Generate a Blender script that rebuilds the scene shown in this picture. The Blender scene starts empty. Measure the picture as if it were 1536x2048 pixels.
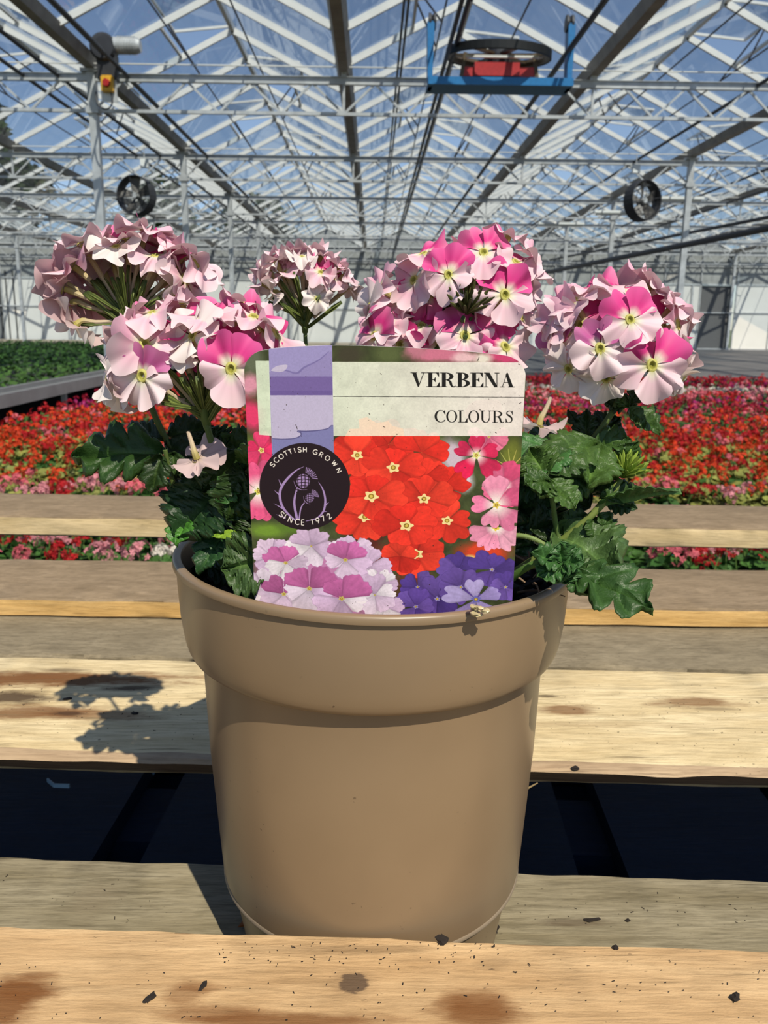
import bpy, bmesh, math, random
import numpy as np
from mathutils import Vector, Matrix

SC = bpy.context.scene
COL = SC.collection
rng = np.random.default_rng(7)
random.seed(7)

# ------------------------------------------------------------------ camera
F, CX, CY = 1650., 768., 1024.
PITCH, YAW, ROLL = math.atan(378/F), math.atan(24/F), .010
CAMP = np.array([0, 0, 1.25])
fw = np.array([math.sin(YAW)*math.cos(PITCH), math.cos(YAW)*math.cos(PITCH), -math.sin(PITCH)])
_r0 = np.array([math.cos(YAW), -math.sin(YAW), 0]); _u0 = np.cross(_r0, fw)
rt = _r0*math.cos(ROLL)+_u0*math.sin(ROLL)
up = -_r0*math.sin(ROLL)+_u0*math.cos(ROLL)
cam = bpy.data.cameras.new('camera')
cam.sensor_fit = 'VERTICAL'; cam.sensor_height = 36; cam.lens = F/2048*36
cam.clip_start = .02; cam.clip_end = 400
cam.dof.use_dof = True; cam.dof.focus_distance = .385; cam.dof.aperture_fstop = cam.lens/1.1
camo = bpy.data.objects.new('camera', cam); COL.objects.link(camo)
camo.matrix_world = Matrix(((rt[0], up[0], -fw[0], CAMP[0]), (rt[1], up[1], -fw[1], CAMP[1]), (rt[2], up[2], -fw[2], CAMP[2]), (0, 0, 0, 1)))
SC.camera = camo

# ------------------------------------------------------------------ light
SUN_EL, SUN_AZ = math.radians(52), math.radians(24)      # behind the camera, to its right
SUN = np.array([math.sin(SUN_AZ)*math.cos(SUN_EL), -math.cos(SUN_AZ)*math.cos(SUN_EL), math.sin(SUN_EL)])
w = bpy.data.worlds.new('sky'); SC.world = w; w.use_nodes = True
nt = w.node_tree; nt.nodes.clear()
sky = nt.nodes.new('ShaderNodeTexSky'); sky.sky_type = 'NISHITA'; sky.sun_disc = False
sky.sun_elevation = SUN_EL; sky.sun_rotation = math.pi-SUN_AZ; sky.altitude = 0; sky.air_density = .85; sky.dust_density = .2; sky.ozone_density = 2.8
bg = nt.nodes.new('ShaderNodeBackground'); bg.inputs['Strength'].default_value = .112
wo = nt.nodes.new('ShaderNodeOutputWorld')
hs = nt.nodes.new('ShaderNodeHueSaturation'); hs.inputs['Saturation'].default_value = .90
nt.links.new(sky.outputs[0], hs.inputs['Color']); nt.links.new(hs.outputs[0], bg.inputs[0]); nt.links.new(bg.outputs[0], wo.inputs[0])
sun = bpy.data.lights.new('sun', 'SUN'); sun.energy = 5.5; sun.angle = math.radians(.53); sun.color = (1, .915, .76)
suno = bpy.data.objects.new('sun', sun); COL.objects.link(suno)
suno.rotation_euler = Vector(SUN).to_track_quat('Z', 'Y').to_euler()
SC.view_settings.view_transform = 'Standard'; SC.view_settings.look = 'None'
SC.view_settings.exposure = 0.0; SC.view_settings.gamma = 1.0; SC.view_settings.use_curve_mapping = False
SC.cycles.transparent_max_bounces = 24; SC.cycles.max_bounces = 7
SC.cycles.caustics_reflective = False; SC.cycles.caustics_refractive = False

# ------------------------------------------------------------------ helpers
def ray(x, y): return fw+rt*((x-CX)/F)+up*((CY-y)/F)
def at(x, y, Y): d = ray(x, y); return CAMP+d*(Y/d[1])
def atZ(x, y, Z): d = ray(x, y); return CAMP+d*((Z-CAMP[2])/d[2])
def proj(p):
    q = np.asarray(p, float)-CAMP; z = q@fw
    return CX+F*(q@rt)/z, CY-F*(q@up)/z
def nrm(v): v = np.asarray(v, float); return v/(np.linalg.norm(v)+1e-12)
def srgb(r, g, b):
    c = np.array([r, g, b], float)/255
    return tuple(np.where(c <= .04045, c/12.92, ((c+.055)/1.055)**2.4))
WL = {}
def props(o, label=None, cat=None, group=None, kind=None):
    if label: o['label'] = label
    if cat: o['category'] = cat
    if group: o['group'] = group
    if kind: o['kind'] = kind
    return o
def place(o, parent, loc):
    loc = np.asarray(loc, float); COL.objects.link(o)
    if parent is not None:
        o.parent = parent; o.location = Vector(loc-WL[parent.name])
    else: o.location = Vector(loc)
    WL[o.name] = loc
    return o
def empty(name, loc, label=None, cat=None, group=None, kind=None, parent=None):
    o = bpy.data.objects.new(name, None); o.empty_display_size = .02
    place(o, parent, loc); return props(o, label, cat, group, kind)
def mesh(name, V, Fc, mats, smooth=False, col=None, mi=None, uv=None, loc=(0, 0, 0)):
    m = bpy.data.meshes.new(name)
    V = np.asarray(V, float)-np.asarray(loc, float)
    m.from_pydata(V.tolist(), [], [list(map(int, f)) for f in Fc])
    for a in (mats if isinstance(mats, (list, tuple)) else [mats]): m.materials.append(a)
    if smooth: m.polygons.foreach_set('use_smooth', np.ones(len(m.polygons), bool))
    if mi is not None: m.polygons.foreach_set('material_index', np.asarray(mi, np.int32))
    if col is not None:
        c = np.ones((len(V), 4), np.float32); c[:, :3] = col
        m.attributes.new('Col', 'FLOAT_COLOR', 'POINT').data.foreach_set('color', c.ravel())
    if uv is not None:
        l = m.uv_layers.new(name='UVMap'); idx = np.empty(len(m.loops), np.int32); m.loops.foreach_get('vertex_index', idx)
        l.data.foreach_set('uv', np.asarray(uv, np.float32)[idx].ravel())
    m.update()
    if smooth: m.set_sharp_from_angle(angle=.75)
    return m
def obj(name, V, Fc, mats, parent=None, loc=None, smooth=False, **k):
    if loc is None: loc = WL[parent.name] if parent is not None else (0, 0, 0)
    o = bpy.data.objects.new(name, mesh(name, V, Fc, mats, smooth, loc=loc, **k))
    return place(o, parent, loc)
def inst(name, me, parent, loc, mat3=None):
    o = bpy.data.objects.new(name, me); place(o, parent, loc)
    if mat3 is not None:
        o.rotation_mode = 'QUATERNION'; M = Matrix(np.asarray(mat3).tolist()); s = M.to_scale(); o.scale = s; o.rotation_quaternion = M.to_quaternion()
    return o
class MB:                                    # gathers geometry for ONE mesh
    def __init__(s): s.V = []; s.F = []; s.M = []; s.C = []; s.n = 0
    def add(s, V, Fc, mi=0, col=None):
        V = np.asarray(V, float); s.V.append(V)
        for f in Fc: s.F.append([int(i)+s.n for i in f]); s.M.append(mi)
        if col is not None: s.C.append(np.broadcast_to(np.asarray(col, float), (len(V), 3)))
        s.n += len(V); return s
    def build(s, name, mats, parent=None, loc=None, smooth=False):
        return obj(name, np.concatenate(s.V), s.F, mats, parent, loc, smooth, mi=s.M, col=np.concatenate(s.C) if s.C else None)
def frame(d, hint=(0, 0, 1)):
    d = nrm(d); h = np.array(hint, float)
    if abs(d@nrm(h)) > .98: h = np.array([1., 0, 0]) if abs(d[0]) < .9 else np.array([0, 1., 0])
    a = nrm(np.cross(h, d)); return a, np.cross(d, a), d
BOXF = [(0, 3, 2, 1), (4, 5, 6, 7), (0, 1, 5, 4), (1, 2, 6, 5), (2, 3, 7, 6), (3, 0, 4, 7)]
def boxg(c, s):
    c = np.array(c, float); x, y, z = np.array(s, float)/2
    return c+np.array([(-x, -y, -z), (x, -y, -z), (x, y, -z), (-x, y, -z), (-x, -y, z), (x, -y, z), (x, y, z), (-x, y, z)]), BOXF
def barg(p, q, w_, h_=None, hint=(0, 0, 1)):
    p = np.array(p, float); q = np.array(q, float); h_ = h_ or w_; a, b, d = frame(q-p, hint); a = a*w_/2; b = b*h_/2
    return np.array([p-a-b, p+a-b, p+a+b, p-a+b, q-a-b, q+a-b, q+a+b, q-a+b]), BOXF
def tubeg(P, R, n=8, cap=True):
    P = np.asarray(P, float); m = len(P); R = np.broadcast_to(np.asarray(R, float), (m,))
    T = np.gradient(P, axis=0); V = []; a, b, _ = frame(T[0])
    for i in range(m):
        d = nrm(T[i]); a = nrm(a-d*(a@d)); b = np.cross(d, a)
        for k in range(n):
            t = 2*math.pi*k/n; V.append(P[i]+R[i]*(a*math.cos(t)+b*math.sin(t)))
    Fc = [(i*n+k, i*n+(k+1) % n, (i+1)*n+(k+1) % n, (i+1)*n+k) for i in range(m-1) for k in range(n)]
    if cap: Fc += [tuple(range(n))[::-1], tuple(range((m-1)*n, m*n))]
    return np.array(V), Fc
def latheg(prof, n=64, c=(0, 0, 0), ax=(0, 0, 1), closed=False):
    a, b, d = frame(ax, (1, 0, 0) if abs(ax[2]) > .9 else (0, 0, 1)); c = np.array(c, float); V = []
    for r_, h in prof:
        for k in range(n):
            t = 2*math.pi*k/n; V.append(c+d*h+r_*(a*math.cos(t)+b*math.sin(t)))
    m = len(prof)
    Fc = [(i*n+k, i*n+(k+1) % n, ((i+1) % m)*n+(k+1) % n, ((i+1) % m)*n+k) for i in range(m if closed else m-1) for k in range(n)]
    return np.array(V), Fc
def gridF(nu, nv): return [(i*nv+j, i*nv+j+1, (i+1)*nv+j+1, (i+1)*nv+j) for i in range(nu-1) for j in range(nv-1)]
def bez(*P, n=12):
    P = np.array(P, float); t = np.linspace(0, 1, n)[:, None]; k = len(P)-1
    return sum(math.comb(k, i)*(1-t)**(k-i)*t**i*P[i] for i in range(k+1))

# ------------------------------------------------------------------ materials
def mat(name):
    m = bpy.data.materials.new(name); m.use_nodes = True; m.node_tree.nodes.clear(); t = m.node_tree
    out = t.nodes.new('ShaderNodeOutputMaterial')
    def N(ty, **k):
        n = t.nodes.new('ShaderNode'+ty)
        for a, v in k.items():
            if a.startswith('i_'):
                key = a[2:]; key = int(key) if key.isdigit() else key.replace('_', ' '); n.inputs[key].default_value = v
            else: setattr(n, a, v)
        return n
    def L(a, b): t.links.new(a, b)
    return m, N, L, out
def mixc(N, L, fac, a, b, mode='MIX'):
    n = N('Mix', data_type='RGBA', blend_type=mode)
    for s, v in ((n.inputs[0], fac), (n.inputs[6], a), (n.inputs[7], b)):
        if hasattr(v, 'is_linked'): L(v, s)
        elif isinstance(v, (int, float)): s.default_value = v
        else: s.default_value = (*v, 1) if len(v) == 3 else v
    return n.outputs[2]
def ramp(N, L, fac, stops):
    n = N('ValToRGB'); e = n.color_ramp.elements
    while len(e) < len(stops): e.new(.5)
    for q, (p, c) in zip(e, stops): q.position = p; q.color = (*c, 1) if not isinstance(c, (int, float)) else (c, c, c, 1)
    L(fac, n.inputs[0]); return n.outputs[0]
def simple(name, c, rough=.5, metal=0., var=.12, scale=30, bump=0., spec=.5):
    m, N, L, out = mat(name); p = N('BsdfPrincipled', i_Roughness=rough, i_Metallic=metal); p.inputs['Specular IOR Level'].default_value = spec
    tc = N('TexCoord'); no = N('TexNoise', i_Scale=scale, i_Detail=4); L(tc.outputs['Object'], no.inputs['Vector'])
    c = np.array(c); L(ramp(N, L, no.outputs[0], [(.3, tuple(c*(1-var))), (.7, tuple(np.minimum(c*(1+var), 1)))]), p.inputs['Base Color'])
    if bump:
        b = N('Bump', i_Strength=bump, i_Distance=.002); L(no.outputs[0], b.inputs['Height']); L(b.outputs[0], p.inputs['Normal'])
    L(p.outputs[0], out.inputs[0]); return m
def attrmat(name, rough=.6, trans=.25, spec=.3, back=None):
    m, N, L, out = mat(name); a = N('Attribute', attribute_name='Col'); c = a.outputs['Color']
    if back is not None:
        g = N('NewGeometry'); c = mixc(N, L, mixc(N, L, g.outputs['Backfacing'], (0, 0, 0), (back[0],)*3), c, back[1])
    p = N('BsdfPrincipled', i_Roughness=rough); p.inputs['Specular IOR Level'].default_value = spec; L(c, p.inputs['Base Color'])
    s = p.outputs[0]
    if trans:
        tr = N('BsdfTranslucent'); L(c, tr.inputs[0]); x = N('MixShader', i_0=trans); L(s, x.inputs[1]); L(tr.outputs[0], x.inputs[2]); s = x.outputs[0]
    L(s, out.inputs[0]); return m
# ================================================================== greenhouse
M_alu = simple('white_aluminium', (.80, .79, .75), .4, .0, .06, 3)
M_galv = simple('galvanised_steel', (.52, .53, .53), .45, .25, .18, 6)
M_gut = simple('weathered_gutter', (.34, .31, .27), .6, .1, .2, 4)
M_dark = simple('dark_steel', (.035, .035, .04), .5, .0, .2, 10)
M_white = simple('white_painted_panel', (.72, .72, .68), .6, 0, .05, .8)
M_conc = simple('grey_concrete', (.11, .11, .112), .8, 0, .2, 1.5)
M_sand = simple('pale_kerb', (.42, .36, .27), .8, 0, .15, 2)
def glass_mat():
    m, N, L, out = mat('greenhouse_glass')
    tr = N('BsdfTransparent', i_Color=(.86, .90, .935, 1)); gl = N('BsdfGlossy', i_Roughness=.02); lw = N('LayerWeight', i_Blend=.5); pw_ = N('Math', operation='POWER'); pw_.inputs[1].default_value = 4.; L(lw.outputs['Facing'], pw_.inputs[0]); fr = N('Math', operation='MULTIPLY_ADD'); fr.inputs[1].default_value = .45; fr.inputs[2].default_value = .03; L(pw_.outputs[0], fr.inputs[0])
    a = N('MixShader'); L(fr.outputs[0], a.inputs[0]); L(tr.outputs[0], a.inputs[1]); L(gl.outputs[0], a.inputs[2])
    tc = N('TexCoord'); mp = N('Mapping'); mp.inputs['Scale'].default_value = (.6, 2.2, .6); L(tc.outputs['Object'], mp.inputs[0])
    no = N('TexNoise', i_Scale=1.2, i_Detail=6, i_Roughness=.65); L(mp.outputs[0], no.inputs['Vector'])
    d = N('BsdfDiffuse', i_Color=(.62, .64, .60, 1)); t2 = N('BsdfTranslucent', i_Color=(.62, .64, .60, 1)); dd = N('AddShader')
    mx = N('MixShader', i_0=.5); L(d.outputs[0], mx.inputs[1]); L(t2.outputs[0], mx.inputs[2])
    x = N('MixShader'); L(ramp(N, L, no.outputs[0], [(.35, .006), (.8, .045)]), x.inputs[0]); L(a.outputs[0], x.inputs[1]); L(mx.outputs[0], x.inputs[2])
    L(x.outputs[0], out.inputs[0]); return m
M_glass = glass_mat()

PITCHX, G0 = 3.98, -.5                                   # gutters every 4 m, trusses every 6.4 m
ROWS = [7.9+6.4*i for i in range(7)]                     # 7.9 ... 46.3
YB, YE = 7.9, 46.3
GX = [G0+PITCHX*k for k in range(-6, 8)]
ZT, ZB, ZG, ZR = 5.03, 4.50, 5.24, 6.22
ceiling = empty('ceiling', (0, 7.9, 0), 'glazed ridge and furrow greenhouse roof on white lattice trusses', None, None, 'structure')
def vis(V):                                              # rough size in the picture, 0 when outside the frame
    V = np.asarray(V); q = V-CAMP; z = q@fw
    if z.max() < .5: return 0
    z = np.maximum(z, .5); X = CX+F*(q@rt)/z; Y = CY-F*(q@up)/z
    if X.max() < -60 or X.min() > 1600 or Y.max() < -60 or Y.min() > 2100: return 0
    return np.hypot(np.ptp(X), np.ptp(Y))/max(z.min(), 1)
def many(name, geos, m, parent, limit=300, stuffname=None):
    """the pieces that show largest as parts of their own, the rest joined into one part"""
    sc = [vis(g[0]) for g in geos]; order = sorted(range(len(geos)), key=lambda i: -sc[i]); rest = MB()
    for r_, i in enumerate(order):
        if sc[i] <= 0: continue
        V, Fc = geos[i]
        if r_ < limit: obj(name, V, Fc, m, parent, loc=np.asarray(V).mean(0))
        else: rest.add(V, Fc)
    if rest.n: props(rest.build(stuffname or name, m, parent), kind='stuff')
gut, ridge, bars, panes, purl = [], [], [], [], []
def extr(sec, y0, y1):                                   # a section (x,z) run along Y
    n = len(sec); V = [(x, y0, z) for x, z in sec]+[(x, y1, z) for x, z in sec]
    return np.array(V), [(k, (k+1) % n, n+(k+1) % n, n+k) for k in range(n)]+[tuple(range(n))[::-1], tuple(range(n, 2*n))]
for gx in GX:
    s = [(gx-.13, ZG+.02), (gx-.075, ZG-.13), (gx+.075, ZG-.13), (gx+.13, ZG+.02), (gx+.09, ZG+.02), (gx+.035, ZG-.10), (gx-.035, ZG-.10), (gx-.09, ZG+.02)]
    gut.append(extr(s, YB, YE))
PB = 1.6; NB = int(round((YE-YB)/PB))
vents = []
for k, gx in enumerate(GX[:-1]):
    rx = gx+PITCHX/2
    ridge.append(extr([(rx-.035, ZR-.05), (rx+.035, ZR-.05), (rx+.05, ZR+.02), (rx, ZR+.05), (rx-.05, ZR+.02)], YB, YE))
    for sgn in (-1, 1):
        ex = rx+sgn*(PITCHX/2-.1)
        for i in range(NB+1):
            y = YB+i*PB
            bars.append(barg((ex, y, ZG+.02), (rx, y, ZR-.03), .05, .10))
        for i in range(NB):
            y0 = YB+i*PB+.02; y1 = y0+PB-.04
            vent = (i+(2 if sgn > 0 else 0)+k) % 4 == 1
            t = .52 if vent else 1.
            p = lambda s_: (ex+(rx-ex)*s_, ZG+.03+(ZR-ZG-.03)*s_)
            (xa, za), (xb, zb) = p(0.), p(t)
            panes.append((np.array([(xa, y0, za), (xa, y1, za), (xb, y1, zb), (xb, y0, zb), (xa, y0, za+.004), (xa, y1, za+.004), (xb, y1, zb+.004), (xb, y0, zb+.004)]), BOXF))
            if vent: vents.append((rx, ex, sgn, y0, y1, p))
many('gutter', gut, M_gut, ceiling); many('ridge_beam', ridge, M_alu, ceiling)
many('glazing_bar', bars, M_alu, ceiling, 300); many('glass_pane', panes, M_glass, ceiling, 300)
for rx, ex, sgn, y0, y1, p in vents:
    xm, zm = p(.52); c = np.array([rx, zm, ZR+.03]); d = np.array([xm-rx, 0, zm-ZR]); a = -sgn*math.radians(-21)
    ca, sa = math.cos(a), math.sin(a); d = np.array([d[0]*ca-d[2]*sa, 0, d[0]*sa+d[2]*ca])
    A = np.array([rx, y0, ZR+.03]); B = np.array([rx, y1, ZR+.03]); Q = [A, B, B+d, A+d]
    if vis(np.array(Q)) <= 0: continue
    v = empty('roof_vent', (A+B)/2, parent=ceiling)
    fr = MB()
    for i in range(4): fr.add(*barg(Q[i], Q[(i+1) % 4], .04, .04))
    fr.add(*barg((xm, y0, zm), (xm, y1, zm), .045, .045))
    fr.build('vent_frame', M_alu, v)
    nz = np.array([0, 0, .004]); obj('vent_pane', np.array([q for q in Q]+[q+nz for q in Q]), BOXF, M_glass, v)
    mid = (Q[2]+Q[3])/2; rod = MB(); base = np.array([rx+sgn*.55, (y0+y1)/2, ZG+.18])
    rod.add(*barg(base-[0, .55, 0], mid-[0, .1, 0], .022)).add(*barg(base+[0, .55, 0], mid+[0, .1, 0], .022)); rod.build('push_rod', M_dark, v)
# rack pipes that drive the vents, screen wires above the trusses
pipes = []
for k, gx in enumerate(GX[:-1]):
    rx = gx+PITCHX/2
    for s in (-.55, .55): pipes.append(tubeg([(rx+s, YB, ZG+.18), (rx+s, YE, ZG+.18)], .014, 5))
many('rack_pipe', pipes, M_dark, ceiling)
# lattice trusses
SPX = [-.5-PITCHX*7, -.5-PITCHX*4, -.5-PITCHX, -.5+PITCHX*2, -.5+PITCHX*5, -.5+PITCHX*8]
M_ang = M_galv
nbr = 0
for ri, Y in enumerate(ROWS[1:-1] + [YE-.35]):
    for a, b in zip(SPX[:-1], SPX[1:]):
        top = MB().add(*barg((a, Y, ZT-.05), (b, Y, ZT-.05), .07, .10)).add(*barg((a, Y, ZT+.005), (b, Y, ZT+.005), .11, .012))
        pr = vis(np.concatenate(top.V))
        if pr <= 0: continue
        t = empty('roof_truss', (a, Y, ZB), parent=ceiling)
        top.build('top_chord', M_galv, t)
        obj('bottom_chord', *barg((a, Y, ZB), (b, Y, ZB), .05, .05), M_galv, t)
        n = 12; st = (b-a)/n; rest = MB()
        for i in range(n):
            for p, q in (((a+st*i, ZB), (a+st*(i+.5), ZT-.08)), ((a+st*(i+.5), ZT-.08), (a+st*(i+1), ZB))):
                g = barg((p[0], Y, p[1]), (q[0], Y, q[1]), .026, .034)
                if ri < 3 and vis(g[0]) > 0: obj('brace', *g, M_galv, t)
                else: rest.add(*g)
        for gx in GX:
            if a-.01 <= gx < b+.01: rest.add(*boxg((gx, Y, (ZT+ZG-.13)/2), (.09, .09, ZG-.13-ZT))).add(*barg((gx, Y, ZT), (gx, Y, ZB), .04, .04))
        props(rest.build('bracing', M_galv, t), kind='stuff')
        ps = MB()
        for dz, dy in ((.12, -.15), (.07, .5)): ps.add(*tubeg([(a, Y+dy, ZT+dz), (b, Y+dy, ZT+dz)], .012, 5))
        ps.build('screen_wire', M_alu, t)
# columns
ordn = ['first', 'second', 'third', 'fourth', 'fifth', 'last']
for si, sx in enumerate(SPX):
    for ri, Y in enumerate(ROWS[1:-1] + [YE-.35]):
        top = ZG-.13
        V, Fc = barg((sx, Y, 0), (sx, Y, top), .13, .13)
        if vis(V) <= 0: continue
        cb = MB().add(V, Fc).add(*boxg((sx, Y, .02), (.28, .28, .04))).add(*boxg((sx, Y, ZB), (.2, .2, .10))).add(*boxg((sx, Y, top-.03), (.3, .2, .05)))
        co = cb.build('column', M_galv, None, (sx, Y, 0))
        props(co, f'galvanised steel greenhouse column, {ordn[ri]} truss row, column line {si+1} across', 'column', 'greenhouse columns', 'structure')
# boom rails under the trusses
rails = []
for x in (.98, 2.58): rails.append((x, 4.83)) ; rails.append((x+.11, 4.95))
for x in (-5.55, -5.0, -3.9): rails.append((x, 5.0))
for x in (6.1, 9.6, 11.0): rails.append((x, 5.0))
for x, z in rails:
    P = np.array([(x, YB, z), (x, YE-.5, z)])
    obj('boom_rail', *tubeg(P, .03, 8), M_dark, ceiling, loc=P.mean(0))
for x, z in ((.35, 5.12), (.40, 5.06), (-4.1, 5.15)):
    P = np.array([(x, YB, z), (x, YE-.5, z)]); obj('drive_pipe', *tubeg(P, .018, 6), M_dark, ceiling, loc=P.mean(0))
# floor and ground
props(obj('floor', *boxg((0, 22, -.05), (70, 50, .1)), M_conc, None, (0, 22, -.05)), 'dark grey concrete greenhouse floor', None, None, 'structure')
M_ground = simple('rough_ground', (.10, .13, .05), .9, 0, .3, .7)
props(obj('ground', *boxg((0, 120, -.12), (400, 340, .1)), M_ground, None, (0, 120, -.12)), 'rough green ground outside the greenhouse', None, None, 'structure')
# far gable wall
wall = empty('wall_back', (0, YE, 0), 'white panelled far gable wall of the greenhouse', None, None, 'structure')
x0, x1, pw = -26., 26., 1.99
for i in range(int((x1-x0)/pw)):
    xa = x0+i*pw
    if 17.3 < xa+pw/2 < 19.6 or xa+pw/2 < -19.3: continue
    g = boxg((xa+pw/2, YE, 1.0), (pw-.05, .06, 1.9)); obj('wall_panel', *g, M_white, wall, loc=(xa+pw/2, YE, 1.0))
    g = boxg((xa+pw/2, YE, 2.7), (pw-.05, .06, 1.42)); obj('wall_panel', *g, M_white, wall, loc=(xa+pw/2, YE, 2.7))
fr = MB()
for z in (.03, 1.97, 3.45, 4.4, 5.2): fr.add(*boxg((0, YE-.03, z), (x1-x0, .1, .06)))
for i in range(int((x1-x0)/pw)+1): fr.add(*boxg((x0+i*pw, YE-.03, 2.6), (.06, .1, 5.2)))
fr.build('wall_frame', M_galv, wall)
def gable(k):
    a, b = GX[k], GX[k+1]; m_ = (a+b)/2; T = [(a, ZG), (b, ZG), (m_, ZR)]; V = [(x, YE+.03, z) for x, z in T]+[(x, YE+.05, z) for x, z in T]
    return np.array(V, float), [(0, 1, 2), (5, 4, 3), (0, 3, 4, 1), (1, 4, 5, 2), (2, 5, 3, 0)]
many('wall_sheet', [gable(k) for k in range(len(GX)-1)]+[(boxg((x0+(i+.5)*pw, YE, 4.42), (pw-.06, .03, 1.86))) for i in range(int((x1-x0)/pw))], simple('grey_translucent_sheet', (.33, .34, .33), .6, 0, .2, 3), wall)
d = empty('door_1', (18.4, YE, 0), 'dark roller door in the far wall', None, None, 'structure')
obj('door_leaf', *boxg((18.4, YE+.05, 1.7), (2.2, .08, 3.4)), simple('dark_door', (.12, .12, .12), .6), d)
obj('door_frame', np.concatenate([boxg((17.35, YE-.02, 1.7), (.1, .14, 3.4))[0], boxg((19.5, YE-.02, 1.7), (.1, .14, 3.4))[0]]), BOXF+[tuple(i+8 for i in f) for f in BOXF], M_galv, d)
d2 = empty('door_2', (-21.3, YE, 0), 'dark barred sliding door at the left end of the far wall', None, None, 'structure')
obj('door_leaf', *boxg((-21.5, YE+.05, 1.9), (5.0, .06, 3.8)), simple('grey_mesh_door', (.2, .21, .21), .7), d2)
for i in range(13): obj('door_bar', *boxg((-23.8+i*.4, YE-.04, 1.9), (.06, .06, 3.8)), M_dark, d2, loc=(-23.8+i*.4, YE-.04, 1.9))
props(obj('trim_1', *boxg((-12, YE-1.2, .1), (27, 1.6, .2)), M_sand, None, (-12, YE-1.2, .1)), 'pale concrete kerb along the foot of the far wall', None, None, 'structure')

# ------------------------------------------------------------------ things that hang in the roof
def fan(x, y, R, Y, yaw, label):
    c = at(x, y, Y); t = empty('ventilation_fan', c, label, 'fan', 'ventilation fans')
    ax = np.array([math.sin(yaw), -math.cos(yaw), .05]); ax = nrm(ax); a, b, d = frame(ax)
    V, Fc = latheg([(R, -.16), (R*1.03, -.14), (R*1.03, .14), (R, .16), (R*.96, .14), (R*.93, 0), (R*.96, -.14)], 28, c, ax, True); obj('casing', V, Fc, M_dark, t)
    V, Fc = latheg([(.0, .1), (R*.14, .1), (R*.17, .04), (R*.17, -.14), (.0, -.14)], 16, c, ax); obj('hub', V, Fc, M_galv, t)
    mb = simple('fan_blade_grey', (.16, .15, .14), .5)
    for k in range(5):
        th = 2*math.pi*k/5+.4; rad = a*math.cos(th)+b*math.sin(th); tan = -a*math.sin(th)+b*math.cos(th); P = []
        for s, wd, tw in ((.16, .12, .7), (.5, .22, .55), (.92, .30, .4)):
            for q in (-1, 1):
                for z in (.008, -.008): P.append(c+rad*R*s+q*wd*R*(tan*math.cos(tw)+d*math.sin(tw))+d*z)
        Fb = []
        for i in (0, 4): Fb += [(i, i+2, i+6, i+4), (i+1, i+5, i+7, i+3), (i, i+4, i+5, i+1), (i+2, i+3, i+7, i+6)]
        Fb += [(0, 1, 3, 2), (8, 10, 11, 9)]
        obj('blade', P, Fb, mb, t)
    g = MB()
    for rr in (.45, .75): g.add(*latheg([(R*rr-.006, .15), (R*rr+.006, .15), (R*rr, .165)], 24, c, ax, True))
    for k in range(4):
        th = math.pi*k/2+.2; rad = a*math.cos(th)+b*math.sin(th); g.add(*barg(c+d*.15+rad*R*.15, c+d*.15+rad*R, .014))
    g.build('guard', M_dark, t)
    obj('hanger', *barg(c+np.array([0, 0, R]), [c[0], 20.7, ZB-.02], .09, .05), M_galv, t)
fan(273, 392, .43, 20.4, -.25, 'dark round ventilation fan beside the column above the leftmost pink flower head')
fan(1285, 402, .45, 20.6, .45, 'dark round ventilation fan hanging on the right beside the tall column')
# wheeled boom carrier
M_blue = simple('blue_paint', (.01, .17, .42), .45); M_redp = simple('red_paint', (.45, .02, .02), .45); M_rub = simple('black_rubber', (.015, .015, .015), .5); M_brz = simple('bronze_rim', (.09, .06, .03), .45, .3)
c0 = at(997, 172, 12.6); t = empty('boom_carrier', c0, 'blue trolley with a big pulley wheel hanging from the rails', 'trolley')
W2 = 1.0
obj('base_beam', *boxg(c0+[0, 0, 0], (W2*2, .5, .10)), M_blue, t)
for s in (-1, 1):
    xx = c0[0]+s*(W2-.03); P = np.array([(xx-.03, c0[1]-.12, c0[2]-.05), (xx+.03, c0[1]-.12, c0[2]-.05), (xx+.03, c0[1]+.12, c0[2]-.05), (xx-.03, c0[1]+.12, c0[2]-.05),
        (xx-.05, c0[1]-.10, c0[2]+.78), (xx+.05, c0[1]-.10, c0[2]+.78), (xx+.05, c0[1]+.10, c0[2]+.78), (xx-.05, c0[1]+.10, c0[2]+.78)])
    up_ = obj('side_plate', P, BOXF, M_blue, t)
    V, Fc = latheg([(.0, -.05), (.11, -.05), (.11, -.02), (.08, 0), (.11, .02), (.11, .05), (0, .05)], 18, (xx-s*.02, c0[1], c0[2]+.80), (1, 0, 0)); obj('runner_wheel', V, Fc, M_dark, t)
wc = c0+np.array([0, .12, .43]); wax = nrm((0.03, -.10, 1.)); a, b, dd = frame(wax, (1, 0, 0)); R = .72
V, Fc = latheg([(R, -.05), (R*.96, 0), (R, .05), (R*.93, .045), (R*.88, 0), (R*.93, -.045)], 48, wc, wax, True); wh = obj('pulley_wheel', V, Fc, M_brz, t, smooth=True)
V, Fc = latheg([(0, .07), (.15, .07), (.16, 0), (.15, -.12), (0, -.12)], 20, wc, wax); obj('wheel_hub', V, Fc, M_dark, wh)
for k in range(6):
    th = math.pi*k/3+.3; rad = a*math.cos(th)+b*math.sin(th); obj('spoke', *barg(wc+rad*.12, wc+rad*R*.93, .09, .03, wax), M_brz, wh)
V, Fc = latheg([(R*1.01, -.06), (R*1.03, -.05), (R*1.03, .05), (R*1.01, .06)], 48, wc, wax, True); obj('hose_loop', V, Fc, M_rub, wh)
red = MB().add(*boxg(c0+[-.06, -.1, .15], (.62, .3, .17))).add(*boxg(c0+[.33, -.05, .13], (.30, .3, .12))).add(*boxg(c0+[-.42, -.05, .13], (.22, .3, .12))); red.build('drive_housing', M_redp, t)
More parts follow.
